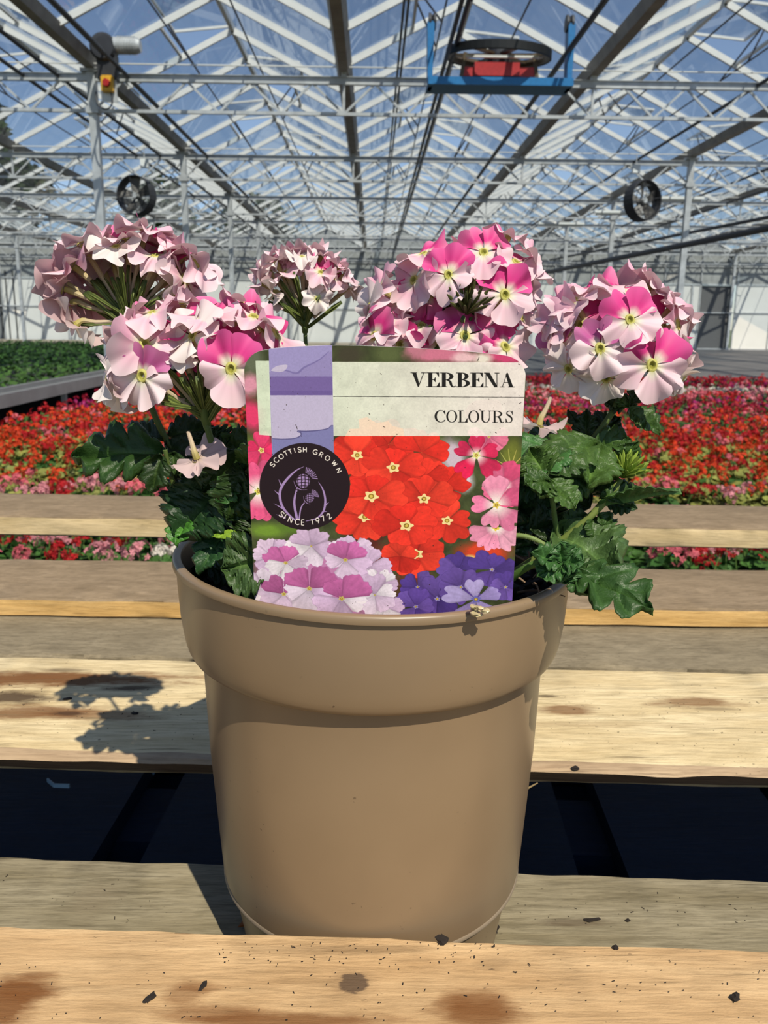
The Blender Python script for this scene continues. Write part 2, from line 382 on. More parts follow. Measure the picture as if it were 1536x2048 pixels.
for s in (-.55, .5): obj('strut', *barg(c0+[s, -.2, .04], wc+np.array([s*.9, -.3, -.06]), .03, .05), M_brz, t)
obj('rim_glint_bar', *barg(c0+[-.5, -.26, .30], c0+[.5, -.26, .30], .04, .03), M_alu, t)  # pale bar stands in for the sunlit edge of the wheel rim
# motor on the first left column
c0 = at(217, 105, 13.8); t = empty('gear_motor', c0, 'grey electric motor with black gearbox at the top of the first column', 'motor')
V, Fc = latheg([(0, -.24), (.10, -.24), (.115, -.21), (.115, .17), (.09, .22), (0, .22)], 20, c0+[.27, 0, .10], (1, 0, 0)); mo = obj('motor_body', V, Fc, M_galv, t, smooth=False)
for i in range(7): V, Fc = latheg([(.115, -.006), (.128, -.006), (.128, .006), (.115, .006)], 20, c0+[.16+i*.04, 0, .10], (1, 0, 0), True); obj('cooling_fin', V, Fc, M_galv, mo)
V, Fc = latheg([(0, -.12), (.17, -.12), (.20, -.08), (.20, .08), (.17, .12), (0, .12)], 20, c0+[-.06, 0, .06], (0, 1, 0)); obj('gearbox', V, Fc, M_dark, t)
obj('bracket', *boxg(c0+[-.02, 0, -.22], (.30, .12, .34)), M_dark, t)
c1 = at(215, 168, 13.7); t = empty('isolator_switch', c1, 'yellow isolator switch box with a red knob below the motor', 'switch')
bm = bmesh.new(); bmesh.ops.create_cube(bm, size=1, matrix=Matrix.Diagonal((.18, .10, .23, 1))); bmesh.ops.bevel(bm, geom=bm.edges[:], offset=.015, segments=2, affect='EDGES')
me = bpy.data.meshes.new('switch_box'); bm.to_mesh(me); bm.free(); me.materials.append(simple('yellow_plastic', (.75, .42, .03), .4)); inst('switch_box', me, t, c1)
V, Fc = latheg([(0, .10), (.05, .10), (.06, .06), (.06, .05), (0, .05)], 18, c1, (0, -1, 0)); k = obj('knob', V, Fc, M_redp, t); obj('knob_grip', *boxg(c1+[0, -.11, 0], (.025, .03, .10)), M_redp, k)
obj('switch_plate', *boxg(c1+[0, .06, .02], (.24, .02, .52)), M_galv, t)
V, Fc = tubeg(bez(c1+[.04, 0, -.11], c1+[.16, -.02, -.42], c1+[-.22, -.02, -.46], c1+[-.2, .05, -.1]), .012, 6); obj('cable', V, Fc, M_dark, t)
# strip lamps in a row on the right
M_lampw = simple('white_lamp_housing', (.85, .87, .85), .35, 0, .02)
for (px_, py_, Y), nm in zip(((1348, 396, 22.3), (1240, 424, 25.), (1122, 447, 28.2), (1010, 469, 31.)), ('nearest', 'second', 'third', 'farthest')):
    c = at(px_, py_, Y); t = empty('strip_lamp', c, f'white strip lamp under the trusses on the right, {nm} of its row', 'lamp', 'strip lamps')
    obj('lamp_housing', *boxg(c, (1.5, .18, .07)), M_lampw, t)
    V, Fc = tubeg([c+[-.7, 0, -.06], c+[.7, 0, -.06]], .035, 10); obj('lamp_tube', V, Fc, M_lampw, t)
    ya = max(r for r in ROWS if r <= c[1])
    for s in (-.5, .5):
        obj('suspension_rod', *barg(c+[s, 0, .03], [c[0]+s, c[1], ZB+.03], .012), M_galv, t)
        obj('lamp_rail', *barg((c[0]+s, ya, ZB+.045), (c[0]+s, ya+6.4, ZB+.045), .03), M_galv, t)
p, q = at(1560, 452, 16.), at(1010, 561, 38.)
props(obj('irrigation_pipe', *tubeg([p, (p+q)/2, q], .07, 10), M_dark, None, p), 'long dark irrigation pipe sloping across the right of the greenhouse', 'pipe')
p, q = at(1560, 430, 22.), at(1100, 520, 44.)
props(obj('irrigation_pipe', *tubeg([p, (p+q)/2, q], .05, 10), M_dark, None, p), 'thinner dark pipe above the irrigation pipe on the right', 'pipe')
# small sensor boxes below the trusses
for x, y, Y, lb in ((289, 327, 19.8, 'small white sensor box hanging above the left fan'), (1272, 338, 19.9, 'small white sensor box hanging above the right fan')):
    c = at(x, y, Y); t = empty('sensor_box', c, lb, 'sensor'); obj('box_body', *boxg(c, (.16, .12, .18)), M_lampw, t); obj('box_hanger', *barg(c+[0, 0, .09], [c[0], c[1], ZT], .015), M_galv, t)
# trees beyond the glass
M_tree = attrmat('tree_leaves', .8, .15); M_bark = simple('tree_bark', (.07, .055, .04), .9)
def tree(X, Y, H, Wd, label, sd):
    g = np.random.default_rng(sd); t = empty('tree', (X, Y, 0), label, 'tree', 'trees beyond the greenhouse'); n = 1700
    V = []; Fc = []; C = []
    blobs = [(g.uniform(-.6, .6)*Wd, g.uniform(-.6, .6)*Wd, H*g.uniform(.35, .86), Wd*g.uniform(.4, .65)) for _ in range(9)]+[(0, 0, H*.88, Wd*.45)]
    for i in range(n):
        b = blobs[i % len(blobs)]; d = nrm(g.normal(size=3)); c = np.array([X, Y, 0])+np.array(b[:3])+d*b[3]*g.uniform(.75, 1.)
        a, e, _ = frame(nrm(g.normal(size=3))); s = g.uniform(.3, .6); k = len(V)
        V += [c-a*s, c-e*s*.6, c+a*s, c+e*s*.6]; Fc.append((k, k+1, k+2, k+3)); cc = np.array([.03, .055, .015])*g.uniform(.5, 1.3); C += [cc]*4
    obj('crown', V, Fc, M_tree, t, col=np.array(C))
    V, Fc = tubeg([(X, Y, 0), (X+.1, Y, H*.4), (X, Y, H*.8)], [.3, .22, .08], 8); obj('trunk', V, Fc, M_bark, t)
tree(-24.5, 56, 15.0, 3.6, 'tall dark tree outside the glass at the far left edge', 1)
tree(-19, 78, 14.0, 4.2, 'broad dark tree outside, just right of the tallest tree', 2)
tree(-9, 68, 10.5, 4.2, 'bushy tree behind the glass left of the middle', 3)
# ================================================================== flower beds
M_petf = attrmat('geranium_petals', .6, .3); M_leaff = attrmat('geranium_leaves', .55, .2)
M_teal = simple('teal_plastic', (.02, .22, .22), .5)
M_black = simple('black_ground_cover', (.03, .03, .03), .9, 0, .3, 3)
props(obj('bed_floor', *boxg((1.6, 12, .005), (11.0, 20.5, .01)), M_black, None, (1.6, 12, .005)), 'black ground cover cloth under the bedding plants', None, None, 'structure')
COLS = {'salmon pink': (.80, .17, .22), 'red': (.52, .012, .018), 'orange red': (.72, .055, .012), 'crimson': (.36, .007, .035), 'magenta': (.42, .012, .16), 'white': (.75, .7, .62), 'pale pink': (.82, .33, .38)}
COLS = {k: tuple(.82*x for x in v) for k, v in COLS.items()}
def leaves(g, n, R, H, base, jit=.35, big=.04):
    V = []; Fc = []; C = []
    for i in range(n):
        th = g.uniform(0, 2*math.pi); rr = R*math.sqrt(g.uniform(0, 1)); z = H*(1-.55*(rr/R)**2)*g.uniform(.55, 1.)
        c = np.array([rr*math.cos(th), rr*math.sin(th), z]); nn = nrm([math.cos(th)*rr/R*.8+g.normal()*.3, math.sin(th)*rr/R*.8+g.normal()*.3, 1])
        a, b, d = frame(nn, (g.normal(), g.normal(), .2)); s = big*g.uniform(.6, 1.1); k = len(V); m = 7
        V.append(c-d*s*.25)
        for q in range(m):
            t = 2*math.pi*q/m; V.append(c+(a*math.cos(t)+b*math.sin(t))*s*g.uniform(.85, 1.1)+d*s*.12*math.sin(2*t))
        Fc += [(k, k+1+q, k+1+(q+1) % m) for q in range(m)]
        cc = np.array(base)*g.uniform(1-jit, 1+jit); C += [cc*.9]+[cc]*m
    return np.array(V), Fc, np.array(C)
def umbel(g, col, R=.040, n=15):
    V = []; Fc = []; C = []
    for i in range(n):
        d = nrm(g.normal(size=3)+np.array([0, 0, .9])); c = d*R*g.uniform(.8, 1.05); nn = nrm(d+g.normal(size=3)*.25); a, b, dd = frame(nn)
        cc = np.array(col)*g.uniform(.65, 1.25)
        for q in range(5):
            t = 2*math.pi*(q+g.uniform(-.1, .1))/5; e = a*math.cos(t)+b*math.sin(t); f_ = -a*math.sin(t)+b*math.cos(t); L = .0145*g.uniform(.85, 1.15); k = len(V)
            V += [c, c+e*L*.6-f_*L*.34+dd*.002, c+e*L+dd*.001*g.normal(), c+e*L*.6+f_*L*.34+dd*.002]; Fc.append((k, k+1, k+2, k+3)); C += [cc*.85, cc, cc*1.08, cc]
    k = len(V); vs, fs = tubeg([(0, 0, -.10), (0, 0, -.02), (0, 0, .01)], [.0022, .002, .002], 5)
    V = np.concatenate([np.array(V), vs]); Fc += [tuple(i+k for i in f) for f in fs]; C = np.concatenate([np.array(C), np.tile([.12, .22, .05], (len(vs), 1))])
    return V, Fc, np.clip(C, 0, 1)
g = np.random.default_rng(11)
LEAFBASE = [(.05, .13, .025), (.035, .10, .02), (.20, .22, .05)]
leafM = [mesh('foliage', *leaves(g, 60, .13, .21, LEAFBASE[i])[:2], M_leaff) for i in range(0)]
leafM = []
for i in range(3):
    for _ in range(3):
        V, Fc, C = leaves(g, 62, .135, .20, LEAFBASE[i]); leafM.append(mesh('foliage', V, Fc, M_leaff, col=C))
umbM = {c: [mesh('flower_head', *(lambda u: (u[0], u[1]))(u), M_petf, col=u[2]) for u in (umbel(g, COLS[c]) for _ in range(3))] for c in COLS}
V, Fc = latheg([(.0, .0), (.045, .0), (.06, .10), (.063, .10), (.063, .093), (.056, .09)], 12); potM = mesh('pot', V, Fc, M_teal)
def band(x, y, g):
    r_ = g.random()
    if y < 3.75: P = [('red', .42), ('salmon pink', .4), ('pale pink', .13), ('white', .05)]
    elif y < 5.3: P = [('salmon pink', .6), ('pale pink', .28), ('red', .12)]
    elif y < 7.2: P = [('orange red', .7), ('red', .25), ('salmon pink', .05)]
    elif y < 9.8: P = [('orange red', .36), ('red', .44), ('crimson', .1), ('salmon pink', .1)]
    elif y < 11.6: P = [('crimson', .5), ('red', .2), ('magenta', .15), ('salmon pink', .15)]
    elif y < 13.2: P = [('salmon pink', .45), ('red', .45), ('pale pink', .1)]
    elif y < 14.0 and x > 2: P = [('white', .7), ('pale pink', .3)]
    elif y < 15.4: P = [('crimson', .7), ('magenta', .2), ('salmon pink', .1)]
    else: P = [('red', .6), ('crimson', .4)]
    s = 0
    for c, q in P:
        s += q
        if r_ < s: return c
    return P[-1][0]
LBL = {'salmon pink': 'salmon pink geranium in the bed beyond the wooden slats', 'red': 'bright red geranium in the bed beyond the wooden slats', 'orange red': 'orange red geranium among yellow green leaves in the bed',
       'pale pink': 'pale pink geranium in the bed beyond the wooden slats', 'white': 'white geranium in the bed beyond the wooden slats', 'crimson': 'dark crimson geranium in the bed', 'magenta': 'magenta geranium in the bed'}
spots = []
sp = .225
for j in range(int((17.2-2.9)/sp)):
    y = 2.9+j*sp
    for i in range(int(13/sp)):
        x = -3.75+i*sp+(j % 2)*sp/2
        if x > 9: continue
        xx = x+g.uniform(-.04, .04); yy = y+g.uniform(-.04, .04); p = proj((xx, yy, .22))
        if -70 < p[0] < 1610 and min((xx-a)**2+(yy-b)**2 for a in SPX for b in ROWS) > .05: spots.append((xx, yy))
for j in range(int((33-17.2)/.3)):
    for i in range(11): spots.append((-3.6+i*.3+g.uniform(-.05, .05), 17.3+j*.3+g.uniform(-.05, .05)))
spots.sort(key=lambda s: s[1])
# plants the pot, slats or card leave hidden are not counted among the 300 nearest
def seen(x, y):
    p = proj((x, y, .22)); q = proj((x, y, .05))
    if p[1] > 1120: return False
    if 520 < p[0] < 1035 and p[1] > 800: return False
    if 992 < p[1] and q[1] < 1095 and q[1] > 1000 : return False
    return True
near = [s for s in spots if seen(*s)][:300]; far = [s for s in spots if s[1] > near[-1][1]]
grp = 'bedding geraniums beyond the slats'
for x, y in near:
    c = band(x, y, g); li = 2 if 5.1 < y < 8 and g.random() < .8 else int(g.random() < .5)
    th = g.uniform(0, 6.28); s = g.uniform(.9, 1.1); R3 = np.array([[math.cos(th), -math.sin(th), 0], [math.sin(th), math.cos(th), 0], [0, 0, 1]])*s
    o = inst('geranium', leafM[li*3+int(g.integers(3))], None, (x, y, .01), R3); props(o, LBL[c], 'flower', grp+', '+c)
    o.rotation_mode = 'XYZ'; o.rotation_euler = (0, 0, 0)
    o.scale = (s, s, s*g.uniform(.9, 1.1))
    nh = 2 if 5.2 < y < 6.6 else (4 if y > 6.6 else 5)
    for k in range(nh):
        t2 = g.uniform(0, 6.28); rr = .115*math.sqrt(g.uniform(0, 1)); z = .215+g.uniform(-.03, .045)
        u_ = bpy.data.objects.new('flower_head', umbM[c][int(g.integers(3))]); COL.objects.link(u_); u_.parent = o
        u_.location = (rr*math.cos(t2), rr*math.sin(t2), z); u_.rotation_euler = (g.uniform(-.35, .35), g.uniform(-.35, .35), g.uniform(0, 6)); u_.scale = (1.15,)*3
    if g.random() < .5:
        po = bpy.data.objects.new('pot', potM); COL.objects.link(po); po.parent = o; po.location = (0, 0, -.005)
# the rest of the bed, beyond the nearest three hundred
V = []; C = []; Q = 0
def quads(cen, nor, size, col, g, asp=.7):
    n = len(cen); h = g.normal(size=(n, 3)); a = np.cross(h, nor); a /= np.linalg.norm(a, axis=1)[:, None]; b = np.cross(nor, a); s = size[:, None]
    P = np.stack([cen-a*s, cen-b*s*asp, cen+a*s, cen+b*s*asp], 1).reshape(-1, 3); return P, np.repeat(col, 4, 0)
fx = np.array(far); n = len(fx); cc = np.array([COLS[band(x, y, g)] for x, y in fx])
VV = []; CCl = []
for rep in range(15):                                    # leaves
    th = g.uniform(0, 6.28, n); rr = .125*np.sqrt(g.random(n)); cen = np.stack([fx[:, 0]+rr*np.cos(th), fx[:, 1]+rr*np.sin(th), .12+.09*g.random(n)], 1)
    nor = np.stack([g.normal(size=n)*.4, g.normal(size=n)*.4-.2, np.ones(n)], 1); nor /= np.linalg.norm(nor, axis=1)[:, None]
    yel = ((fx[:, 1] < 8.2) & (g.random(n) < .7))[:, None]; base = np.where(yel, (.20, .22, .05), (.045, .11, .025))*g.uniform(.6, 1.3, n)[:, None]
    p, c = quads(cen, nor, g.uniform(.03, .05, n), base, g); VV.append(p); CCl.append(c)
VL, CL = np.concatenate(VV), np.concatenate(CCl); VV = []; CCl = []
for h in range(5):                                       # flower heads
    th = g.uniform(0, 6.28, n); rr = .12*np.sqrt(g.random(n)); hc = np.stack([fx[:, 0]+rr*np.cos(th), fx[:, 1]+rr*np.sin(th), .225+.05*g.normal(size=n)*.6], 1)
    keep = g.random(n) < np.where(fx[:, 1] < 7.3, .5, .74)
    for rep in range(9):
        d = g.normal(size=(n, 3))+[0, -.25, .7]; d /= np.linalg.norm(d, axis=1)[:, None]
        p, c = quads((hc+d*.034)[keep], d[keep], g.uniform(.014, .022, n)[keep], np.clip(cc*g.uniform(.7, 1.25, n)[:, None], 0, .95)[keep], g, .9); VV.append(p); CCl.append(c)
VP, CP = np.concatenate(VV), np.concatenate(CCl)
F4 = lambda k: np.arange(k).reshape(-1, 4)
def fast(name, V, C, m, **k):
    me = bpy.data.meshes.new(name); nv = len(V); nf = nv//4; me.vertices.add(nv); me.vertices.foreach_set('co', np.ascontiguousarray(V, np.float32).ravel())
    me.loops.add(nv); me.loops.foreach_set('vertex_index', np.arange(nv, dtype=np.int32)); me.polygons.add(nf); me.polygons.foreach_set('loop_start', np.arange(0, nv, 4, dtype=np.int32)); me.polygons.foreach_set('loop_total', np.full(nf, 4, np.int32))
    c4 = np.ones((nv, 4), np.float32); c4[:, :3] = C; me.attributes.new('Col', 'FLOAT_COLOR', 'POINT').data.foreach_set('color', c4.ravel()); me.materials.append(m); me.update(calc_edges=True); me.validate()
    o = bpy.data.objects.new(name, me); place(o, None, (0, 0, 0)); return props(o, **k)
fast('geranium_foliage', VL, CL, M_leaff, label='green leaves of the more distant bedding geraniums', cat='foliage', kind='stuff')
fast('geranium_blossom', VP, CP, M_petf, label='red, crimson and pink blossom of the more distant bedding geraniums', cat='flowers', kind='stuff')
# bench of young green plants on the left
tb = empty('plant_bench', (-8, 18, 0), 'long grey metal edged bench of young green plants on the left', 'bench')
HB = .42
XE = -3.95
obj('bench_top', *boxg((-9.5, 18, HB-.03), (11, 20, .05)), M_black, tb)
rl = MB().add(*boxg((XE-.05, 18, HB-.02), (.16, 20, .14))).add(*boxg((XE-.10, 18, HB+.07), (.06, 20, .06))); rl.build('bench_rail', simple('grey_bench_rail', (.22, .23, .24), .45, .3, .15, 4), tb)
for i in range(8): obj('bench_leg', *boxg((XE-.2, 8.6+i*2.6, (HB-.05)/2), (.06, .06, HB-.05)), M_galv, tb)
n = 26000; px_ = g.uniform(-14.8, XE-.12, n); py_ = 8.2+19.7*g.random(n)**1.15
kp = np.min([np.hypot(px_-a, py_-b) for a in SPX for b in ROWS], 0) > .16; px_, py_ = px_[kp], py_[kp]; n = len(px_)
cen = np.stack([px_, py_, HB+.03+.13*g.random(n)+.03*np.sin(px_*7)*np.sin(py_*7)], 1); nor = np.stack([g.normal(size=n)*.5, g.normal(size=n)*.5-.2, np.ones(n)], 1); nor /= np.linalg.norm(nor, axis=1)[:, None]
p, c = quads(cen, nor, g.uniform(.03, .055, n), np.array([.035, .085, .016])*g.uniform(.4, 1.7, n)[:, None], g, .75)
fast('young_foliage', p, c, M_leaff, label='dense carpet of young dark green plants on the left bench', cat='foliage', kind='stuff')
# ================================================================== wooden slats
YAWB = .047
def rotb(V, yw=None):
    yw = YAWB if yw is None else yw; V = np.array(V, float); c, s = math.cos(-yw), math.sin(-yw); X = V[:, 0].copy(); Y = V[:, 1].copy(); V[:, 0] = c*X-s*Y; V[:, 1] = s*X+c*Y; return V
def wood(name, c1, c2, stains=(), knots=(), grain=1., rough_=.75, speck=.5, seed=0., furry=0., sx=6.5):
    m, N, L, out = mat(name); tc = N('TexCoord'); P = tc.outputs['Object']
    mp = N('Mapping'); mp.inputs['Location'].default_value = (seed*3.1, seed*1.7, seed); mp.inputs['Scale'].default_value = (sx, 52, 52); L(P, mp.inputs[0])
    n1 = N('TexNoise', i_Scale=1., i_Detail=6, i_Roughness=.6, i_Distortion=.6); L(mp.outputs[0], n1.inputs['Vector'])
    m2 = N('Mapping'); m2.inputs['Location'].default_value = (seed, seed, 0); m2.inputs['Scale'].default_value = (sx*5, 330, 330); L(P, m2.inputs[0])
    n2 = N('TexNoise', i_Scale=1., i_Detail=5, i_Roughness=.7); L(m2.outputs[0], n2.inputs['Vector'])
    n3 = N('TexNoise', i_Scale=11., i_Detail=7, i_Roughness=.65); L(P, n3.inputs['Vector'])
    c1 = np.array(c1); c2 = np.array(c2)
    col = ramp(N, L, n1.outputs[0], [(.28, tuple(c1)), (.5, tuple((c1+c2)/2)), (.72, tuple(c2))])
    col = mixc(N, L, ramp(N, L, n2.outputs[0], [(.34, .55*grain), (.56, 0.)]), col, tuple(c1*.5))
    col = mixc(N, L, ramp(N, L, n3.outputs[0], [(.42, 0.), (.72, .5)]), col, tuple(c1*.75))
    def ell(x, y, rx, ry, edge, ns, z=None):
        mm = N('Mapping', vector_type='POINT'); mm.inputs['Location'].default_value = (-x/rx, -y/ry, 0); mm.inputs['Scale'].default_value = (1/rx, 1/ry, 0); L(P, mm.inputs[0])
        ln = N('VectorMath', operation='LENGTH'); L(mm.outputs[0], ln.inputs[0])
        q = N('TexNoise', i_Scale=ns, i_Detail=6, i_Roughness=.7); mq = N('Mapping'); mq.inputs['Scale'].default_value = (1, 3.5, 1); mq.inputs['Location'].default_value = (x*7, y*5, 0); L(P, mq.inputs[0]); L(mq.outputs[0], q.inputs['Vector'])
        ad = N('Math', operation='MULTIPLY_ADD'); L(q.outputs[0], ad.inputs[0]); ad.inputs[1].default_value = 1.6; ad.inputs[2].default_value = -.8
        s = N('Math', operation='ADD'); L(ln.outputs['Value'], s.inputs[0]); L(ad.outputs[0], s.inputs[1])
        return ramp(N, L, s.outputs[0], [(edge[0], 1.), (edge[1], 0.)])
    for x, y, rx, ry, c, st in stains:
        f_ = ell(x, y, rx, ry, (.45, 1.), 26.)
        ml = N('Math', operation='MULTIPLY'); L(f_, ml.inputs[0]); ml.inputs[1].default_value = st
        col = mixc(N, L, ml.outputs[0], col, c)
    for x, y, r_ in knots:
        f_ = ell(x, y, r_*1.15, r_, (.72, .95), 60.); col = mixc(N, L, f_, col, (.105, .07, .045))
        f_ = ell(x, y, r_*1.8, r_*1.35, (.6, 1.), 40.); mlt = N('Math', operation='MULTIPLY'); L(f_, mlt.inputs[0]); mlt.inputs[1].default_value = .25; col = mixc(N, L, mlt.outputs[0], col, (.2, .12, .06))
    m4 = N('Mapping'); m4.inputs['Location'].default_value = (seed*2, seed, 0); m4.inputs['Scale'].default_value = (14, 420, 420); L(P, m4.inputs[0])
    n4 = N('TexNoise', i_Scale=1., i_Detail=3, i_Distortion=.4); L(m4.outputs[0], n4.inputs['Vector']); n5 = N('TexNoise', i_Scale=13., i_Detail=2); L(P, n5.inputs['Vector'])
    f4 = N('Math', operation='MULTIPLY'); L(ramp(N, L, n4.outputs[0], [(.60, 0.), (.70, .75*grain)]), f4.inputs[0]); L(ramp(N, L, n5.outputs[0], [(.42, .1), (.62, 1.)]), f4.inputs[1]); col = mixc(N, L, f4.outputs[0], col, tuple(c1*.28))
    vo = N('TexNoise', i_Scale=420., i_Detail=2); mv = N('Mapping'); mv.inputs['Scale'].default_value = (.55, 1, 1); L(P, mv.inputs[0]); L(mv.outputs[0], vo.inputs['Vector'])
    big = N('TexNoise', i_Scale=16., i_Detail=3); L(P, big.inputs['Vector'])
    sp_ = N('Math', operation='MULTIPLY'); L(ramp(N, L, vo.outputs[0], [(.69, 0.), (.73, 1.)]), sp_.inputs[0]); L(ramp(N, L, big.outputs[0], [(.45, .05), (.65, speck)]), sp_.inputs[1])
    col = mixc(N, L, sp_.outputs[0], col, (.035, .022, .014))
    p = N('BsdfPrincipled', i_Roughness=rough_); p.inputs['Specular IOR Level'].default_value = .25; L(col, p.inputs['Base Color'])
    h = N('Math', operation='ADD'); L(n2.outputs[0], h.inputs[0]); L(n1.outputs[0], h.inputs[1])
    if furry:
        nf = N('TexNoise', i_Scale=900., i_Detail=3); L(P, nf.inputs['Vector']); h2 = N('Math', operation='MULTIPLY_ADD'); L(nf.outputs[0], h2.inputs[0]); h2.inputs[1].default_value = furry; L(h.outputs[0], h2.inputs[2]); h = h2
    b = N('Bump', i_Strength=.7, i_Distance=.0010); L(h.outputs[0], b.inputs['Height']); L(b.outputs[0], p.inputs['Normal']); L(p.outputs[0], out.inputs[0]); return m
def board(name, x0, x1, y0, y1, z0, z1, mats, parent, bevel=.0022, rough=.0009, seed=0, label=None, frontbev=None, yw=None, under=0.):
    """a sawn board along X with worn, uneven arrises; material 0 on the faces, 1 on the front edge, 2 on the chamfer"""
    g = np.random.default_rng(seed+100); n = 150; xs = np.linspace(x0, x1, n); fb = frontbev or (bevel, bevel)
    sec = [(y0+fb[0], z1), (y0+fb[0]*.35, z1-fb[1]*.3), (y0, z1-fb[1]), (y0+under*.5, (z0+z1)/2), (y0+under, z0+bevel), (y0+under+bevel, z0), (y1-bevel, z0), (y1, z0+bevel), (y1, z1-bevel), (y1-bevel*.35, z1-bevel*.3), (y1-bevel, z1), (y1-(y1-y0)*.35, z1), (y0+(y1-y0)*.35, z1)]
    m = len(sec); sm = lambda a: np.convolve(a, [.25, .5, .25], 'same'); V = np.zeros((n, m, 3))
    wob = sum(g.normal()*.00028*np.sin(xs*k*2+g.uniform(0, 6)) for k in (1, 2, 4, 7))
    for j, (y, z) in enumerate(sec):
        jy = sm(g.normal(size=n))*rough; jz = sm(g.normal(size=n))*rough*.6
        V[:, j, 0] = xs; V[:, j, 1] = y+jy+(wob if y < (y0+y1)/2 else -wob); V[:, j, 2] = z+jz*(1 if j not in (11, 12) else .3)
    Fc = []; mi = []
    for i in range(n-1):
        for j in range(m):
            Fc.append((i*m+j, i*m+(j+1) % m, (i+1)*m+(j+1) % m, (i+1)*m+j)); mi.append(1 if j in (2, 3) else (2 if j in (0, 1) and len(mats) > 2 else 0))
    Fc += [tuple(range(m))[::-1], tuple(range((n-1)*m, n*m))]; mi += [0, 0]
    V = rotb(V.reshape(-1, 3), yw); o = obj(name, V, Fc, mats, parent, None, False, mi=mi)
    me = o.data; me.polygons.foreach_set('use_smooth', np.array([j not in (5, 9, 10, 11, 12) for _ in range(n-1) for j in range(m)]+[False]*2)); me.set_sharp_from_angle(angle=.5)
    return props(o, label)
Zt = .934
def bx(x, y, Z):                                          # a pixel on a board top, in board coordinates of the root
    p = atZ(x, y, Z); return p[0], p[1]
BRN = (.16, .06, .015); DBR = (.05, .025, .012)
def st(x, y, Z, rx, ry, c, s): p = bx(x, y, Z); return (p[0], p[1], rx, ry, c, s)
pal = empty('wooden_pallet', (0, 0, 0), 'rough sawn pale wooden pallet carrying the potted verbena', 'pallet')
fresh1, fresh2 = (.50, .34, .155), (.70, .55, .32)
gry1, gry2 = (.20, .145, .088), (.34, .255, .165)
grn1, grn2 = (.20, .165, .095), (.36, .315, .215)
# C: bright slat behind the pot
wC = wood('slat_wood_pale', (.58, .44, .23), (.80, .67, .42), [st(95, 1358, Zt, .17, .020, BRN, .95), st(30, 1395, Zt, .05, .016, DBR, .9), st(60, 1425, Zt, .08, .016, BRN, .8), st(175, 1430, Zt, .07, .012, BRN, .6), st(265, 1376, Zt, .035, .008, DBR, .9), st(130, 1340, Zt, .03, .006, DBR, .6), st(135, 1428, Zt, .02, .005, DBR, .8), st(1130, 1420, Zt, .03, .013, BRN, .75), st(1095, 1392, Zt, .012, .004, DBR, .8), st(1390, 1405, Zt, .05, .013, BRN, .7), st(1420, 1418, Zt, .03, .005, DBR, .5), st(1200, 1450, Zt, .12, .006, (.3, .2, .1), .3)], (), 1.1, .75, .8, 1.3, .4)  # last entry: a long faint darker streak along the right
wCf = wood('slat_edge_shade', (.17, .11, .07), (.27, .19, .125), (), (), 1., .8, .4, 2.2)  # front edge: its shade is put into the dark colour and the undercut
wCc = wood('slat_arris_worn', (.36, .25, .15), (.52, .39, .25), (), (), 1., .8, .4, 2.9)
board('slat', -1.1, 1.1, .5476, .7297, Zt-.021, Zt, [wC, wCf, wCc], pal, seed=3, frontbev=(.0105, .003), yw=.043, under=.016, label='broad pale slat with brown knot stains behind the pot')
# F: front slat
ZF = .95
wF = wood('slat_wood_front', (.46, .285, .135), (.66, .46, .25), [st(45, 1975, ZF, .022, .010, BRN, .9), st(10, 2015, ZF, .02, .02, BRN, .9), st(370, 1990, ZF, .012, .010, BRN, .55), st(560, 2042, ZF, .06, .006, BRN, .8), st(960, 2030, ZF, .028, .012, BRN, .75), st(910, 2000, ZF, .012, .006, BRN, .5), st(420, 2030, ZF, .03, .006, BRN, .6), st(400, 1975, ZF, .014, .004, BRN, .5), st(955, 2010, ZF, .02, .012, BRN, .7), st(720, 1900, ZF, .05, .004, DBR, .35), st(985, 1925, ZF, .012, .006, DBR, .3), st(80, 1950, ZF, .012, .003, BRN, .6)], [(*bx(706, 1966, ZF), .0068)], .9, .75, .9, 4.4, .15)
board('slat', -.9, .9, .19, .3548, ZF-.026, ZF, [wF, wF], pal, seed=5, bevel=.0015, label='front slat with a round dark knot')
# B
wB = wood('slat_wood_grey_brown', gry1, gry2, (), (), .8, .8, .5, 6.1, 0., 18.)  # grey brown top, darker than its front edge
wBf = wood('slat_edge_fresh', (.52, .31, .10), (.70, .47, .20), [(.185, .903, .03, .02, (.17, .07, .02), .8)], (), .8, .7, .2, 7.7)
board('slat', -1.3, 1.3, .9038, 1.0634, Zt-.023, Zt, [wB, wBf], pal, seed=7, yw=.032, label='grey brown slat with an orange sawn edge')
# E and D: lower boards
ZE = .886
wE = wood('lower_board_wood', grn1, grn2, [st(1150, 1845, ZE, .03, .004, DBR, .5), st(190, 1800, ZE, .02, .02, (.2, .16, .1), .4)], (), 1.2, .8, .5, 8.3)
board('lower_board', -1.0, 1.0, .325, .4954, ZE-.020, ZE, [wE, wE], pal, seed=9, label='greenish grey lower board under the pot')
wD = wood('lower_board_grey', (.19, .155, .10), (.31, .26, .175), (), (), 1., .8, .7, 9.1, 0., 18.)
ZD = .9105
board('lower_board', -1.25, 1.25, .790, .955, ZD-.020, ZD, [wD, wD], pal, bevel=.005, rough=.0022, seed=11, yw=.036, label='grey lower board with a ragged arris')
